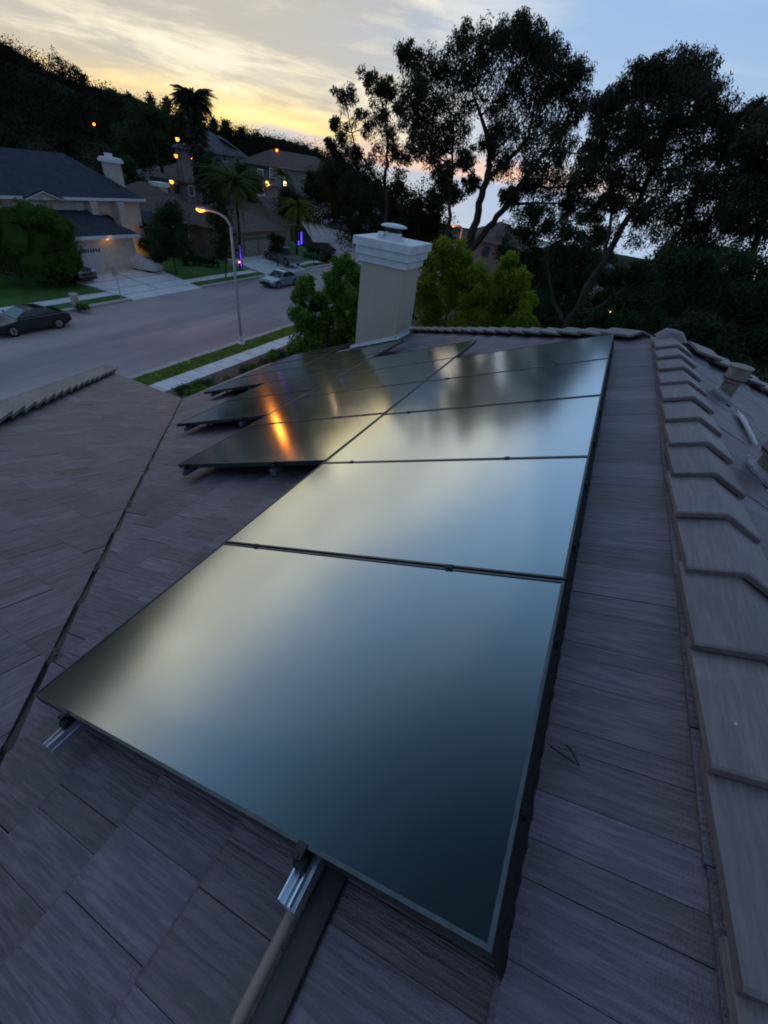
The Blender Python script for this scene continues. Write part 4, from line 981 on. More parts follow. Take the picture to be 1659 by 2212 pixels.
# --- clay roofed house with the two-car garage
t = thing('clay_roof_house', 'tan single storey house with reddish clay roof and a two car garage', 'house', (50, 45, -10.4))
xL, xR = on_y(512, 520, 41.9).x, on_y(600, 548, 41.9).x
zt = -7.35
W(MB().box2((xL - 1.0, 42, -11), (xR + .6, 50, zt)), 'garage_wall', 'wall_pink')
hip_roof(t, xL - 1.0, xR + .6, 42, 52, zt, -5.3, .6, 'roof_clay', 'wall_pink', name='garage_roof')
W(MB().box2((37.5, 47, -11), (xL - 1.0, 56, -7.3)), 'wall', 'wall_pink')
hip_roof(t, 37.0, xL + 2, 46.8, 57, -7.2, -4.1, .6, 'roof_clay', 'wall_pink')
W(MB().box2((xR + .6, 46, -11), (xR + 8.5, 54, -7.6)), 'wall', 'wall_pink')
hip_roof(t, xR - 1, xR + 8.5, 45.6, 54, -7.5, -5.4, .6, 'roof_clay', 'wall_pink')
a, b = on_y(528, 528, 41.96), on_y(586, 562, 41.96)
garage_door(t, a.x, (a.x + b.x) / 2 - .12, -10.38, -8.1, 41.96, 'door_tan'); garage_door(t, (a.x + b.x) / 2 + .12, b.x, -10.38, -8.1, 41.96, 'door_tan')
p = on_y(345, 405, 52); W(MB().box2((p.x - .6, 51.4, -6), (p.x + .6, 52.6, p.z + .1)), 'chimney', 'wall_cream'); W(MB().box2((p.x - .8, 51.2, p.z + .1), (p.x + .8, 52.8, p.z + .5)), 'chimney_cap', 'white_trim')
for (u, v, w_, h_) in ((352, 560, 1.0, 1.2), (400, 520, 1.2, 1.0)):
    q = on_y(u, v, 46.95)
    if q.x < xL - 1.6: win(t, q.x - w_ / 2, q.x + w_ / 2, q.z, q.z + h_, 46.95)
for k, (u, v, h_) in enumerate(((651, 519, 2.2), (660, 538, 1.4), (645, 530, 1.2))):
    q = on_y(u, v, 45.85); W(MB().box2((q.x - .08, 45.75, q.z - h_ / 2 - .4), (q.x + .08, 45.92, q.z + h_ / 2)), 'light_strip', 'purple_led')
q = on_y(648, 512, 45.2); point('strip_light', q, (.2, .1, 1), 7)

# --- two storey house further up the side road
t = thing('clay_roof_house', 'two storey far house with broad clay roof and two lit wall lamps', 'house', (90, 68, ground(90, 68)))
p0, p1 = on_y(568, 358, 64), on_y(708, 376, 64)
W(MB().box2((p0.x + 3.5, 64, -10), (p1.x + 4, 71, -1.6)), 'wall', 'wall_grey')
hip_roof(t, p0.x + 3.5, p1.x + 4, 64, 71, -1.5, .9, .8, 'roof_clay', 'wall_pink')
q0, q1 = on_y(532, 398, 60), on_y(600, 412, 60)
W(MB().box2((q0.x, 60, -10), (q1.x, 64, -4.1)), 'garage_wall', 'wall_grey'); hip_roof(t, q0.x, q1.x, 60, 65, -4.0, -2.9, .6, 'roof_clay', 'wall_pink', name='garage_roof')
a, b = on_y(545, 402, 59.96), on_y(572, 425, 59.96); garage_door(t, a.x, b.x, b.z, a.z, 59.96, 'door_white')
for (u0, v0, u1, v1) in ((556, 366, 568, 382), (582, 364, 596, 384), (604, 368, 614, 384), (655, 385, 668, 402), (690, 392, 700, 405)):
    a, b = on_y(u0, v0, 63.96), on_y(u1, v1, 63.96); win(t, a.x, b.x, b.z, a.z, 63.96)
for (u, v, m_) in ((577, 397, 'warm_bulb'), (615, 397, 'white_bulb')):
    q = on_y(u, v, 59.7); W(MB().lathe([(.1, -.35), (.28, -.2), (.3, .2), (.1, .4)], 10, q), 'wall_lantern', m_); point('lantern_light', q + Vector((0, -.4, 0)), (1, .65, .3), 25)
# --- grey house with a pale solar array on its roof
t = thing('grey_house', 'far grey house with a pale solar array on its steep roof', 'house', (88, 80, ground(88, 80)))
a, b = on_y(452, 315, 80), on_y(530, 335, 80)
W(MB().box2((a.x + .6, 80, -8), (b.x, 90, -1.0)), 'wall', 'wall_grey')
rf = hip_roof(t, a.x + .6, b.x, 80, 90, -.9, 2.4, .5, 'roof_grey', 'wall_grey')
g = MB(); n0 = Vector(on_y(497, 298, 81.5)); 
X0, X1 = b.x - 3.6, b.x - .6
g.prism([(b.x - 4.2, 80.9, .95), (b.x - .2, 80.9, -.30), (b.x - .9, 82.6, .35), (b.x - 4.2, 83.4, 1.75)], (0, -.1, .16)); W(g, 'solar_array', 'solar_far')
for (u, v) in ((485, 340), (512, 350)):
    q = on_y(u, v, 79.95); win(t, q.x - .6, q.x + .6, q.z - .6, q.z + .6, 79.95)
# --- scattered houses further away
def small_house(label, u, v, D, wd, dp, hz, roof, wall, rz=0.0, lit=None):
    c = at(u, v, D); t_ = thing('far_house', label, 'house', (c.x, c.y, c.z - hz - 2))
    W2 = lambda mb, n, m_: mb.build(n, m_, t_, world=True)
    W2(MB().box2((c.x - wd / 2, c.y - dp / 2, c.z - hz - 6), (c.x + wd / 2, c.y + dp / 2, c.z - hz * .35)), 'wall', wall)
    hip_roof(t_, c.x - wd / 2, c.x + wd / 2, c.y - dp / 2, c.y + dp / 2, c.z - hz * .33, c.z + hz * .35, .6, roof, 'wall_pink')
    for k in range(3):
        xw = c.x - wd * .32 + wd * .32 * k; win(t_, xw - .5, xw + .5, c.z - hz * .95, c.z - hz * .55, c.y - dp / 2 - .04)
        yw = c.y - dp * .3 + dp * .3 * k
        f_ = MB().box2((c.x - wd / 2 - .06, yw - .55, c.z - hz * .95), (c.x - wd / 2, yw + .55, c.z - hz * .55)); W2(f_, 'window', 'window_dark')
    if lit:
        q = Vector((c.x - wd / 2 - .15, c.y - dp * .2, c.z - hz * .5)); W2(MB().lathe([(.1, -.2), (.28, -.1), (.28, .2), (.05, .3)], 8, q), 'wall_lantern', lit)
    return t_
small_house('tan house behind the trunks beside the distant street lamp', 1078, 498, 84, 11, 10, 3.5, 'roof_clay', 'wall_pink')
small_house('far house low in the valley with one white lamp lit', 1305, 632, 95, 12, 10, 4, 'roof_clay', 'wall_grey', lit='white_bulb')
small_house('far house between the trunk forks above the valley', 1295, 572, 125, 12, 10, 4, 'roof_grey', 'wall_grey')
small_house('pale far house glimpsed at the end of the side road', 800, 470, 100, 14, 10, 5, 'roof_grey', 'wall_cream')
small_house('pinkish hillside house under the dark trees', 398, 368, 92, 8, 7, 3, 'roof_clay', 'wall_grey', lit='warm_bulb')
small_house('pale hillside house left of the tall palm, higher up', 338, 372, 100, 7, 6, 2.6, 'roof_grey', 'wall_grey')

# ------------------------------------------------------------------ lamps
def street_lamp(label, base, top, head, group='street lamps', em='sodium', r=.09):
    base, top, head = Vector(base), Vector(top), Vector(head)
    t_ = thing('street_lamp', label, 'street lamp', base, group=group)
    B = lambda mb, n, m_, **k: mb.build(n, m_, t_, world=True, **k)
    B(MB().lathe([(r * 2.6, 0), (r * 2.6, .12), (r * 1.7, .18), (r * 1.5, .5), (r * 1.3, .55)], 12, base), 'pole_base', 'concrete')
    B(MB().tube([base + Vector((0, 0, .1)), base.lerp(top, .5), top], [r * 1.15, r * .95, r * .8], 12), 'pole', 'lamp_pole', smooth=True)
    ctrl = Vector((top.x, top.y, head.z + .05)).lerp(Vector((top.x, top.y, top.z)), -.35)
    ctrl = Vector((top.x + (head.x - top.x) * .12, top.y + (head.y - top.y) * .12, head.z + .12))
    arc = [top.lerp(ctrl, q).lerp(ctrl.lerp(head, q), q) for q in [k / 10 for k in range(11)]]
    B(MB().tube(arc, [r * .75 - r * .25 * k / 10 for k in range(11)], 10), 'arm', 'lamp_pole', smooth=True)
    d = (head - top); d.z = 0; d.normalize(); sd_ = Vector((-d.y, d.x, 0))
    h = MB(); prof = [(-.12, .05, .05), (.05, .13, .09), (.30, .17, .11), (.55, .14, .09), (.68, .05, .03)]
    vs = []
    for x, wv, hv in prof: vs += [head + d * x + sd_ * (-wv) , head + d * x + sd_ * (-wv * .7) + Vector((0, 0, hv)), head + d * x + sd_ * (wv * .7) + Vector((0, 0, hv)), head + d * x + sd_ * wv]
    fs = []
    for i in range(4):
        for k in range(3): fs.append((i * 4 + k, i * 4 + 4 + k, i * 4 + 5 + k, i * 4 + 1 + k))
    h.add(vs, fs); B(h, 'lamp_head', 'lamp_pole')
    g_ = MB(); cc = head + d * .32; n_ = 12
    bowl = [[cc + (d * math.cos(2 * math.pi * k / n_) * .30 + sd_ * math.sin(2 * math.pi * k / n_) * .18) * s_ + Vector((0, 0, z_)) for k in range(n_)] for s_, z_ in ((1, .0), (.9, -.09), (.5, -.15), (.05, -.17))]
    for a_, b_ in zip(bowl, bowl[1:]):
        for k in range(n_): g_.add([a_[k], a_[(k + 1) % n_], b_[(k + 1) % n_], b_[k]], [(0, 1, 2, 3)])
    B(g_, 'bulb', em)
    return cc
lb = on_z(522, 744, -10.66); lt = at(503, 492, math.hypot(lb.x, lb.y)); lt.x, lt.y = lb.x, lb.y
hd = on_x(441, 453, lb.x)
cc = street_lamp('lit street lamp arching over the road from the near grass verge', lb, lt, hd, group=None)
point('lamp_light', cc + Vector((0, 0, -.5)), (1, .27, .02), 75, .12)
b2 = at(986, 556, 74); b2.z = at(985, 575, 74).z; t2 = at(990, 494, 74); t2.x, t2.y = b2.x, b2.y; h2 = t2 + Vector((-1.3, .6, .35))
street_lamp('lit distant street lamp behind the chimney, by the trunk', b2, t2, h2, group=None, em='sodium', r=.15); point('lamp_light', h2 + Vector((-.4, .2, -.7)), (1, .27, .02), 60, .3)
def far_light(label, u, v, D, em='sodium_far', s=.28, drop=5):
    s *= .66
    p_ = at(u, v, D); gz = min(ground(p_.x, p_.y), p_.z - 1.5)
    t_ = thing('far_lamp', label, 'lamp', (p_.x, p_.y, gz))
    MB().tube([(p_.x, p_.y, gz), p_], [.06, .045], 6).build('pole', 'black_metal', t_, world=True)
    MB().lathe([(.08, s), (s * .9, s * .5), (s, 0), (s * .6, -s), (.05, -s * 1.1)], 10, p_).build('bulb', em, t_, world=True)
    MB().lathe([(s * 1.1, s * .55), (s * .5, s * .95), (.05, s * 1.1)], 10, p_).build('lamp_hood', 'black_metal', t_, world=True)
far_light('orange lamp glowing high between the dark hillside trees', 383, 300, 80, s=.34)
far_light('small orange lamp on the hillside under the dark tree crowns', 380, 336, 80, 'warm_glow', .34)
far_light('tiny amber lamp beside the tall palm trunk', 415, 343, 80, 'warm_bulb', .22)
far_light('lone orange lamp far up the dark hillside', 203, 268, 100, s=.26)
far_light('orange lamp peeping over the ridge of the far clay roof', 598, 324, 110, s=.34)
far_light('tiny orange lamp through the trees over the valley', 1120, 398, 150, s=.3)
far_light('small amber path lamp on the lawn by the purple palm trunk', 517, 566, 57, 'warm_bulb', .16)

# ------------------------------------------------------------------ palms
def frond_mesh(L, drop, n=18, w=.55, seed=0, fan=False):
    r = random.Random(seed); mb = MB()
    pts = [Vector((L * (q := k / n) * (1 - .18 * q), 0, L * (.30 * q - drop * q * q))) for k in range(n + 1)]
    mb.tube(pts, [.035 * (1 - .8 * k / n) + .004 for k in range(n + 1)], 4)
    for k in range(2, n + 1):
        q = k / n; ln = w * (math.sin(math.pi * min(1, q * .93 + .07)) ** .6) * r.uniform(.8, 1.1)
        d = (pts[k] - pts[k - 1]).normalized()
        for s_ in (-1, 1):
            for j in (0, .5):
                b = pts[k - 1].lerp(pts[k], j); tip = b + d * ln * .55 + Vector((0, s_ * ln * .72, -ln * (.25 + .5 * q) * r.uniform(.6, 1.3))); wd = d * .05 * L / 3
                mb.add([b - wd, b + wd, tip], [(0, 1, 2)])
    me = mb.mesh('frond'); me.materials.append(MATS['leaf_palm']); return me
def set_mat(me, mname): me.materials.clear(); me.materials.append(MATS[mname])
def palm(label, base, crown, nf, L, drop, mat='leaf_palm', r=.2, group=None, up_bias=.4, spread=1.0, skirt=0):
    base, crown = Vector(base), Vector(crown)
    t_ = thing('palm_tree', label, 'palm tree', base, group=group)
    pts = [base.lerp(crown, q) + Vector((math.sin(q * 3) * .08, 0, 0)) for q in [k / 8 for k in range(9)]]
    tb = MB(); tb.tube(pts, [r * (1.35 if k == 0 else 1) * (1 - .25 * k / 8) for k in range(9)], 10); tb.build('trunk', 'bark', t_, world=True, smooth=True)
    ms = [frond_mesh(L, drop * f, seed=i) for i, f in enumerate((.75, 1.0, 1.25))]
    for me in ms: set_mat(me, mat)
    for k in range(nf):
        me = ms[k % 3]; o = bpy.data.objects.new('frond', me); COL.objects.link(o); o.parent = t_
        el = up_bias + random.uniform(-.6, .65)
        o.matrix_basis = Matrix.Translation(crown - base) @ Matrix.Rotation(2.39996 * k, 4, 'Z') @ Matrix.Rotation(-el, 4, 'Y') @ Matrix.Rotation(random.gauss(0, .25), 4, 'X') @ Matrix.Scale(random.uniform(.8, 1.1) * spread, 4)
    if skirt:
        sk_ = MB()
        for k in range(700):
            a_ = random.uniform(0, 6.28); z_ = random.uniform(0, skirt); rr = r + 1.9 * (1 - z_ / skirt * .55) * random.uniform(.4, 1)
            c0_ = crown + Vector((0, 0, -z_)); e = c0_ + Vector((math.cos(a_) * rr, math.sin(a_) * rr, -random.uniform(.5, 1.1))); s_ = Vector((-math.sin(a_), math.cos(a_), 0)) * .26
            sk_.add([c0_ + Vector((math.cos(a_), math.sin(a_), 0)) * r * .6, e + s_, e - s_], [(0, 1, 2)])
        sk_.build('dead_fronds', 'bark', t_, world=True)
    return t_
b_ = on_z(521, 577, -10.5); c_ = at(511, 402, math.hypot(b_.x, b_.y)); c_.x, c_.y = b_.x + .1, b_.y
palm('queen palm with drooping fronds before the clay roofed garage', b_, c_, 50, 3.6, 1.0, r=.17, up_bias=.45)
pl_ = MB().tube([b_ + Vector((-.13, -.16, .1)), b_ + Vector((-.12, -.16, 2.2))], .045, 6); o = pl_.build('light_string', 'purple_led'); tag(o, 'purple light string glowing up the queen palm trunk', 'light string')
b_ = on_z(641, 548, -10.5); c_ = at(650, 450, math.hypot(b_.x, b_.y)); c_.x, c_.y = b_.x + .2, b_.y
palm('yellow green weeping palm in front of the purple lit wall', b_, c_, 64, 2.7, 1.6, mat='leaf_yellow', r=.15, up_bias=.55)
D = 78; c_ = at(416, 215, D); b_ = at(446, 520, D); b_.x, b_.y = c_.x, c_.y; b_.z = ground(c_.x, c_.y)
palm('tall fan palm silhouetted against the sunset', b_, c_, 120, 3.3, .62, mat='leaf_dark', r=.3, up_bias=.12, skirt=8.5)
D = 88; c_ = at(608, 378, D); b_ = Vector((c_.x, c_.y, ground(c_.x, c_.y))); palm('small palm at the corner of the far two storey house', b_, c_, 22, 2.2, 1.0, r=.15)
D = 170; c_ = at(660, 316, D); b_ = Vector((c_.x, c_.y, ground(c_.x, c_.y) - 1)); palm('tiny palm on the skyline above the far clay roof', b_, c_, 18, 2.4, .9, mat='leaf_dark', r=.2)

# ------------------------------------------------------------------ garden trees and hedges across the street
bush('large round clipped hedge in front of the slate roofed house', [(20,475,34),(60,468,34),(100,475,32),(132,490,28),(-10,510,40),(35,520,46),(85,520,46),(132,525,38),(150,555,26),(20,560,36),(70,565,40),(118,572,36),(148,580,22),(-20,550,40),(90,590,26),(130,595,20)], 47, .5, .15, 'leaf_hedge', 1700, name='hedge', cat='hedge', core=.76, tr=.2, ground_z=-10.4, sub=34, sub_r=.26)
bush('dark upright shrub between the two houses across the street', [(365,450,20),(350,470,26),(380,475,26),(362,500,32),(388,505,24),(345,505,22),(365,535,34),(390,540,20),(345,545,20)], 53, .8, .22, 'leaf_dark', 700, core=.75, ground_z=-10.6, sub=12)
bush('dark conical tree beside the street lamp head', [(462,395,16),(470,425,22),(480,455,26),(478,490,28),(488,520,28),(478,545,26),(465,470,18)], 53, .6, .22, 'leaf_dark', 600, name='conical_tree', cat='tree', core=.65, ground_z=-10.6)
bush('low dark shrubs under the porch of the slate roofed house', [(322,528,13),(338,536,13),(308,530,11),(352,548,13)], 58, .6, .2, 'leaf_dark', 420, core=.7, ground_z=-10.6)
bush('low shrub row along the garage side of the clay roofed house', [(415,556,11),(432,560,11),(448,564,10),(400,560,11),(462,566,10)], 57, .4, .2, 'leaf_dark', 300, core=.7, ground_z=-10.6)
bush('brownish shrub at the right corner of the two car garage', [(590,512,11),(598,524,13),(606,518,11),(592,538,12),(602,540,10)], 61, .5, .2, 'leaf_olive', 320, core=.55, ground_z=-10.6)
bush('dark hedge line along the corner lawn by the side road', [(672,538,9),(690,545,9),(706,552,9),(722,559,9),(738,566,9),(754,573,9),(768,578,9)], 70, .5, .22, 'leaf_dark', 260, name='hedge', cat='hedge', core=.85, ground_z=-10.8)
bush('flowering grey shrub on the corner lawn', [(672,552,7),(683,556,7),(694,552,6),(660,549,7)], 66, .5, .2, 'leaf_grey', 200, core=.5, ground_z=-10.8)
bush('dark garden tree left of the far two storey house', [(540,385,20),(555,405,22),(528,410,22),(545,430,22),(522,365,16)], 78, 1, .3, 'leaf_dark', 420, name='garden_tree', cat='tree', core=.6)
bush('dark round tree before the far two storey house', [(618,415,18),(632,425,20),(612,435,20),(640,440,18),(625,455,20)], 78, 1, .3, 'leaf_dark', 420, name='garden_tree', cat='tree', core=.65)
bush('spreading olive green tree right of the far two storey house', [(672,385,20),(690,400,24),(712,395,22),(668,410,22),(690,425,24),(715,425,22),(700,375,18)], 80, 1.5, .32, 'leaf_olive', 420, name='garden_tree', cat='tree', core=.55)
bush('small yellow green tree at the mouth of the side road', [(722,440,10),(732,448,11),(728,460,10)], 92, .5, .25, 'leaf_yellow', 200, name='garden_tree', cat='tree', core=.4)
bush('low dark bushes lining the side road lawn', [(745,478,10),(760,488,11),(776,498,12),(790,510,12),(750,462,12),(775,475,14)], 84, 1.5, .3, 'leaf_olive', 260, core=.6)
bush('tall dark tree behind the queen palm', [(447,345,22),(455,375,26),(445,405,26),(462,430,24),(470,395,22),(500,395,18)], 74, 1, .3, 'leaf_dark', 480, name='garden_tree', cat='tree', core=.65)
bush('dark broad tree on the slope above the slate roof', [(292,262,26),(325,250,28),(360,262,28),(390,255,24),(305,300,32),(345,300,34),(385,290,28),(285,330,28),(320,340,30),(360,330,20),(410,300,24),(270,300,24)], 84, 2, .34, 'leaf_dark', 520, name='hillside_tree', cat='tree', core=.55, tr=.3)
bush('dark leafy tree right behind the chimney of the slate roofed house', [(285,372,22),(300,395,22),(278,400,20),(310,415,18),(290,425,18),(268,360,18)], 70, 1, .28, 'leaf_dark', 420, name='garden_tree', cat='tree', core=.65)
bush('brown leaning tree near the crest, left on the hillside', [(122,128,16),(138,140,16),(152,150,15),(168,162,13),(180,170,10),(130,155,12)], 200, 3, .8, 'leaf_euc', 120, name='hillside_tree', cat='tree', core=0, tr=.3)
CR = [(238,204,12,'dark tree clump on the hill crest below the brown leaning tree'),(285,216,12,'dark round tree on the crest between leaning tree and fan palm'),(325,219,13,'dark round tree on the crest, next left of the one touching the fan palm'),
      (362,224,12,'dark round tree on the crest touching the left edge of the fan palm'),(462,268,14,'dark pointed tree on the skyline right beside the fan palm'),(488,272,14,'tallest dark tree on the skyline right of the fan palm'),
      (523,288,12,'dark round tree on the skyline over the solar array'),(552,296,11,'dark tree on the skyline just right of the solar array'),(580,304,10,'dark tree on the skyline left of the orange roof lamp'),
      (615,312,8,'small dark tree on the skyline right of the orange roof lamp'),(640,318,7,'tiny dark tree on the skyline beside the tiny palm'),(682,327,7,'tiny dark tree at the low end of the skyline, by the airy eucalyptus')]
for u, v, r, lb_ in CR:
    cl = px_clumps([(u, v, r), (u + random.uniform(-6, 6), v + r * .8, r), (u + random.uniform(-9, 9), v + r * 1.2, r * .9), (u + random.uniform(-4, 4), v - r * .5, r * .6)], 185 if u < 560 else 230, 6)
    c0_ = Vector(cl[0][0]); tree('hillside_tree', lb_, 'tree', cl, (c0_.x, c0_.y, min(c0_.z - 4, ground(c0_.x, c0_.y))), .75, 'leaf_dark', 130, .2, core=.6, group='dark trees along the hillside crest', branches=False, tr=.2)
# scrub over the hillside and down the valley side: uncountable
P = []; T = []
def scrub(n, az0, az1, r0, r1, size, k=60):
    for _ in range(n):
        a_ = R(random.uniform(az0, az1)); r_ = math.sqrt(random.uniform(r0 * r0, r1 * r1)); x, y = r_ * math.cos(a_), r_ * math.sin(a_)
        s_ = size * random.uniform(.5, 1.5) * (r_ / 130) ** .6
        P.append(np.array((x, y, ground(x, y) + s_ * .3)) + np.clip(rng.normal(0, .42, (k, 3)), -.8, .8) * s_ * np.array((1, 1, .75))); T.append(np.full(k, random.uniform(.0, .8)) + rng.normal(0, .15, k))
scrub(2800, 40, 84, 72, 214, 2.4); scrub(900, 28, 42, 95, 215, 2.6); scrub(2000, -24, 26, 40, 420, 3.0); scrub(260, -24, 29, 75, 330, 6.5, 260)
o = link('scrub', leaf_mesh('scrub', np.concatenate(P), 0.42, 0.0, np.concatenate(T), .6), 'leaf_scrub'); o['kind'] = 'stuff'

# ------------------------------------------------------------------ vehicles (local +X is the front)
def car(label, loc, rz, paint, L=4.7, Wd=1.84, H=1.42, wb=2.75, kind='sedan', cat='car', name='parked_car', parent_label=None):
    t_ = thing(name, label, cat, loc, rz)
    f, b = L / 2, -L / 2; hw = Wd / 2; g0 = .2; r_ = .33
    if kind == 'sedan':
        low = [(f, .38), (f - .05, .58), (f - .35, .74), (f - 1.25, .86), (.85, .92), (-1.35, .96), (b + .45, .98), (b + .08, .88), (b, .60), (b + .05, .36), (b + .4, g0), (f - .4, g0)]
        cab = [(.95, .90), (.15, H - .04), (-.35, H), (-1.0, H - .06), (b + .62, .97)]
    elif kind == 'suv':
        low = [(f, .45), (f - .06, .80), (f - .45, .95), (f - 1.2, 1.02), (.9, 1.04), (-1.35, 1.06), (b + .1, 1.05), (b, .75), (b + .05, .42), (b + .4, .28), (f - .4, .28)]
        cab = [(1.0, 1.02), (.35, H - .05), (-.3, H), (-1.5, H - .03), (b + .15, 1.05)]; r_ = .37
    else:
        low = [(f, .50), (f - .05, .90), (f - .4, 1.02), (f - 1.45, 1.08), (.75, 1.10), (-.75, 1.10), (-.78, 1.06), (b + .05, 1.06), (b, .70), (b + .05, .48), (b + .4, .36), (f - .4, .36)]
        cab = [(.95, 1.08), (.25, H - .04), (-.2, H), (-.62, H - .03), (-.86, 1.08)]; r_ = .40
    def loft(prof, ws):
        mb_ = MB(); n_ = len(prof); secs = [(-1, 1 - .10), (-.93, 1), (.93, 1), (1, 1 - .10)]
        for s_, sh in secs:
            for (x, z) in prof:
                zc = sum(q[1] for q in prof) / n_; ww = ws(z)
                mb_.v.append((x * (.985 if abs(s_) == 1 else 1), s_ * ww, zc + (z - zc) * (sh if abs(s_) == 1 else 1)))
        for i in range(3):
            for k in range(n_): mb_.f.append((i * n_ + k, i * n_ + (k + 1) % n_, (i + 1) * n_ + (k + 1) % n_, (i + 1) * n_ + k))
        mb_.f.append(tuple(range(n_))); mb_.f.append(tuple(3 * n_ + k for k in reversed(range(n_)))); return mb_
    loft(low, lambda z: hw * (.96 if z < .4 else 1)).build('body', paint, t_, bevel=.05, smooth=False)
    zt_ = max(q[1] for q in cab); zb_ = min(q[1] for q in cab)
    cw = lambda z: hw * (.93 - .20 * (z - zb_) / (zt_ - zb_))
    loft(cab, cw).build('roof', paint, t_, bevel=.04)
    # glass: windscreen, rear window, side windows standing a little proud of the cabin
    def quad_at(p, q, s0, s1, off, inset=.06):
        a_ = Vector((p[0], 0, p[1])); b_ = Vector((q[0], 0, q[1])); a2 = a_.lerp(b_, .08); b2 = a_.lerp(b_, .90)
        nrm_ = Vector((b_.z - a_.z, 0, -(b_.x - a_.x))).normalized() * off
        return [Vector((a2.x, -cw(a2.z) * s0, a2.z)) + nrm_, Vector((a2.x, cw(a2.z) * s0, a2.z)) + nrm_, Vector((b2.x, cw(b2.z) * s1, b2.z)) + nrm_, Vector((b2.x, -cw(b2.z) * s1, b2.z)) + nrm_]
    qd = quad_at(cab[0], cab[1], .86, .86, .012); MB().prism(qd, (.008, 0, .008)).build('windscreen', 'car_glass', t_)
    qd = quad_at(cab[-1], cab[-2], .86, .86, -.012); MB().prism(qd, (-.008, 0, .008)).build('rear_window', 'car_glass', t_)
    for s_ in (-1, 1):
        zl, zh = zb_ + .09, zt_ - .09; xm = (cab[1][0] + cab[-2][0]) / 2 + .05
        fx = lambda z, p, q: p[0] + (q[0] - p[0]) * (z - p[1]) / (q[1] - p[1])
        for (xa_, xb_) in (('f', xm + .04), (xm - .04, 'r')):
            pts = []
            for z in (zl, zh):
                A = fx(z, cab[0], cab[1]) - .12 if xa_ == 'f' else xa_
                B_ = fx(z, cab[-1], cab[-2]) + .12 if xb_ == 'r' else xb_
                pts.append((A, z)); pts.append((B_, z))
            P_ = [Vector((x, s_ * (cw(z) + .006), z)) for x, z in (pts[0], pts[1], pts[3], pts[2])]
            MB().prism(P_, (0, s_ * .006, 0)).build('side_window', 'car_glass', t_)
        MB().box((.72, s_ * (hw + .07), zb_ + .12), (.10, .16, .11)).build('wing_mirror', paint, t_, bevel=.02)
        for x in (wb / 2, -wb / 2):
            y0_ = s_ * (hw - .20); w_ = MB().tube([(x, y0_, r_), (x, y0_ + s_ * .03, r_), (x, s_ * (hw + .005), r_), (x, s_ * (hw + .018), r_)], [r_ * .94, r_, r_, r_ * .93], 20).build('tyre', 'rubber', t_)
            ri = MB().tube([(x, s_ * (hw - .02), r_), (x, s_ * (hw + .024), r_)], [r_ * .66, r_ * .64], 16).build('rim', 'rim', w_)
            sp_ = MB()
            for k in range(5): sp_.box((x + math.cos(1.257 * k) * r_ * .32, s_ * (hw + .027), r_ + math.sin(1.257 * k) * r_ * .32), (r_ * .5, .012, .05), Matrix.Rotation(-1.257 * k, 3, 'Y'))
            sp_.build('spokes', 'plastic_dark', w_)
            MB().tube([(x, s_ * (hw - .05), r_ * 1.02), (x, s_ * (hw + .003), r_ * 1.02)], r_ * 1.16, 18).build('wheel_arch', 'plastic_dark', t_)
        MB().box((f - .16, s_ * hw * .74, low[1][1] + .06), (.26, .42, .12), Matrix.Rotation(-s_ * .18, 3, 'Z')).build('headlight', 'lamp_glass', t_, bevel=.03)
        MB().box((b + .07, s_ * hw * .74, low[-4][1] + .16), (.12, .40, .14)).build('tail_light', 'tail_red', t_, bevel=.02)
    MB().box((f + .005, 0, .50 if kind == 'sedan' else .66), (.05, 1.0, .17)).build('grille', 'plastic_dark', t_)
    MB().box((f - .02, 0, .33), (.12, Wd * .9, .16)).build('bumper', 'plastic_dark', t_, bevel=.03)
    MB().box((b + .02, 0, .48), (.12, Wd * .92, .2)).build('bumper', paint if kind != 'truck' else 'rim', t_, bevel=.03)
    if kind == 'truck':
        MB().box2((b + .1, -hw * .82, 1.063), (-.92, hw * .82, 1.075)).build('bed_cover', 'plastic_dark', t_)
    return t_
def ground_pt(u, v, z): p_ = on_z(u, v, z); return p_
f_, r_ = on_z(35, 727, -10.8), on_z(131, 709, -10.8)
c_ = (f_ + r_) / 2; car('black coupe parked at the far kerb with an orange lamp reflection', (c_.x, c_.y + .85, -10.8), math.atan2(f_.y - r_.y, f_.x - r_.x) , 'paint_black', L=4.6, H=1.36, name='parked_car')
f_ = on_z(592, 624, -10.8); car('blue grey sedan on the road beyond the street lamp pole', (f_.x + 1.9, f_.y + .6, -10.8), math.pi - .04, 'paint_blue_sky_reflection', L=4.7, H=1.44, name='sedan')
f_, r_ = on_z(590, 562, -10.42), on_z(632, 578, -10.55); c_ = (f_ + r_) / 2; dv = f_ - r_
car('grey pickup truck on the driveway of the clay roofed house', (c_.x + .75, c_.y + .5, -10.5), math.atan2(dv.y, dv.x), 'paint_grey', L=5.4, Wd=1.95, H=1.82, wb=3.4, kind='truck', name='pickup_truck', cat='pickup truck')
c_ = on_z(176, 606, -10.4); car('black car half hidden behind the round hedge on the driveway', (c_.x - .2, c_.y + 1.3, -10.42), math.radians(-82), 'paint_black', L=4.6, H=1.62, kind='suv', name='parked_car')
c_ = at(716, 466, 96); car('dark car at the far end of the side road driveway', (c_.x, c_.y, c_.z - .6), math.radians(40), 'paint_black', L=4.6, H=1.7, kind='suv', name='parked_car')
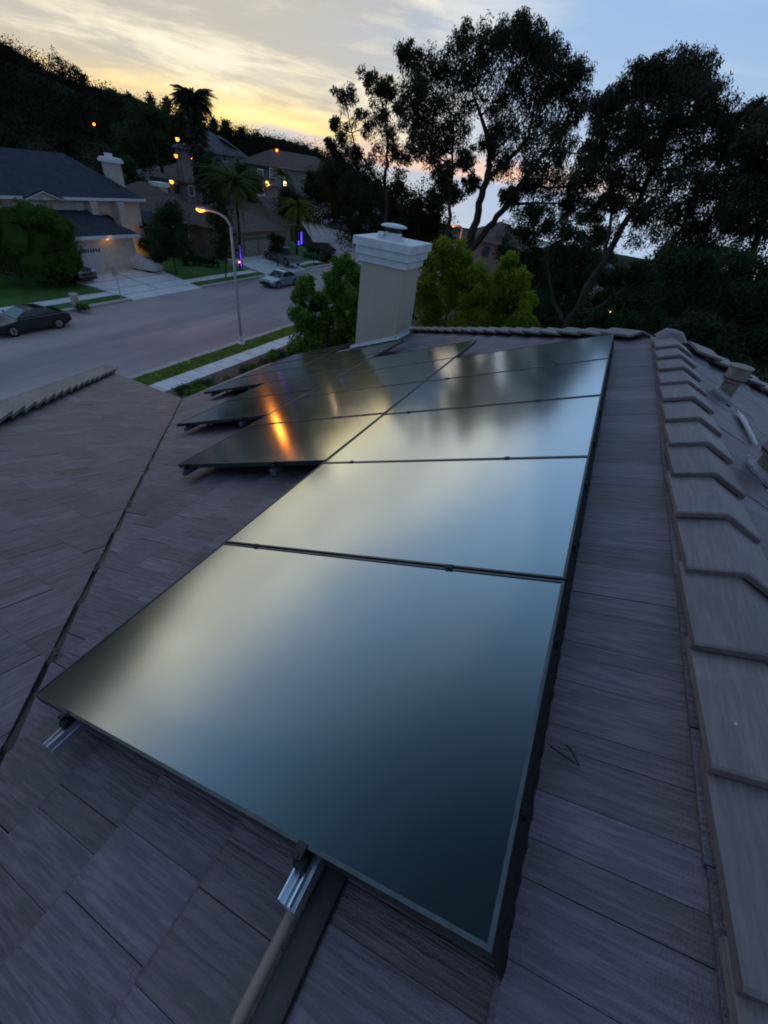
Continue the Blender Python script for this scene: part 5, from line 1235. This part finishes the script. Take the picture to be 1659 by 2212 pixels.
# covered car on the driveway
a_, b_ = on_z(272, 578, -10.3), on_z(330, 586, -10.42)
c_ = (a_ + b_) / 2; t = thing('covered_car', 'car under a pale grey cover parked on the driveway', 'car', (c_.x, c_.y + .3, -10.36), math.atan2(b_.y - a_.y, b_.x - a_.x) + math.radians(-12))
prof = [(2.25, .25, .80), (2.2, .62, .86), (1.4, .86, .9), (.7, 1.0, .86), (0.1, 1.40, .68), (-.7, 1.42, .66), (-1.4, 1.12, .78), (-2.1, .92, .84), (-2.3, .30, .78)]
mb = MB(); n = 13
for (x, h, wv) in prof:
    for k in range(n):
        q = math.pi * k / (n - 1); cy = math.cos(q); cz = math.sin(q)
        mb.v.append((x + .03 * math.sin(k * 2.3 + x * 3), (abs(cy) ** .55) * (1 if cy > 0 else -1) * wv, .16 + (cz ** .5 if cz > 1e-6 else 0) * (h - .16) + .015 * math.sin(k * 1.7 + x * 5)))
for i in range(len(prof) - 1):
    for k in range(n - 1): mb.f.append((i * n + k, i * n + k + 1, (i + 1) * n + k + 1, (i + 1) * n + k))
mb.f.append(tuple(range(n))); mb.f.append(tuple((len(prof) - 1) * n + k for k in range(n)))
mb.build('cover', 'car_cover', t, smooth=True)
for x in (1.35, -1.35):
    for s_ in (-1, 1): MB().tube([(x, s_ * .58, .31), (x, s_ * .78, .31)], .31, 16).build('tyre', 'rubber', t)

# ------------------------------------------------------------------ small street furniture
p = on_z(263, 648, -10.66)
t = thing('sign_post', 'slim metal sign post on the verge beside the wide driveway', 'sign post', p)
tp = at(255, 586, math.hypot(p.x, p.y))
MB().tube([(0, 0, 0), (0, 0, tp.z - p.z + .3)], .035, 8).build('post', 'lamp_pole', t)
MB().box((0, .05, tp.z - p.z - .05), (.5, .02, .62)).build('sign_back', 'lamp_pole', t, bevel=.02)
p = on_z(168, 668, -10.66)
t = thing('utility_box', 'pale utility pedestal on the far verge behind the black coupe', 'utility box', p)
MB().box((0, 0, .5), (.42, .42, 1.0), taper=.92).build('cabinet', 'box_grey', t, bevel=.03); MB().box((0, 0, 1.03), (.48, .48, .08)).build('lid', 'box_grey', t, bevel=.02); MB().box((-.0, -.225, .55), (.3, .01, .6)).build('hatch', 'kerb', t)
p = on_z(182, 670, -10.66)
t = thing('shrub', 'small dark shrub beside the pale utility pedestal', 'shrub', p)
cl = [((p.x + random.gauss(0, .2), p.y + random.gauss(0, .15), p.z + .25), .3) for _ in range(5)]
P_, T_ = spray([(c0__, .24) for c0__, _ in cl], 500, 16, .35); link('leaves', leaf_mesh('leaves', P_ - np.array(p), .09, .1, T_), 'leaf_mid', t)
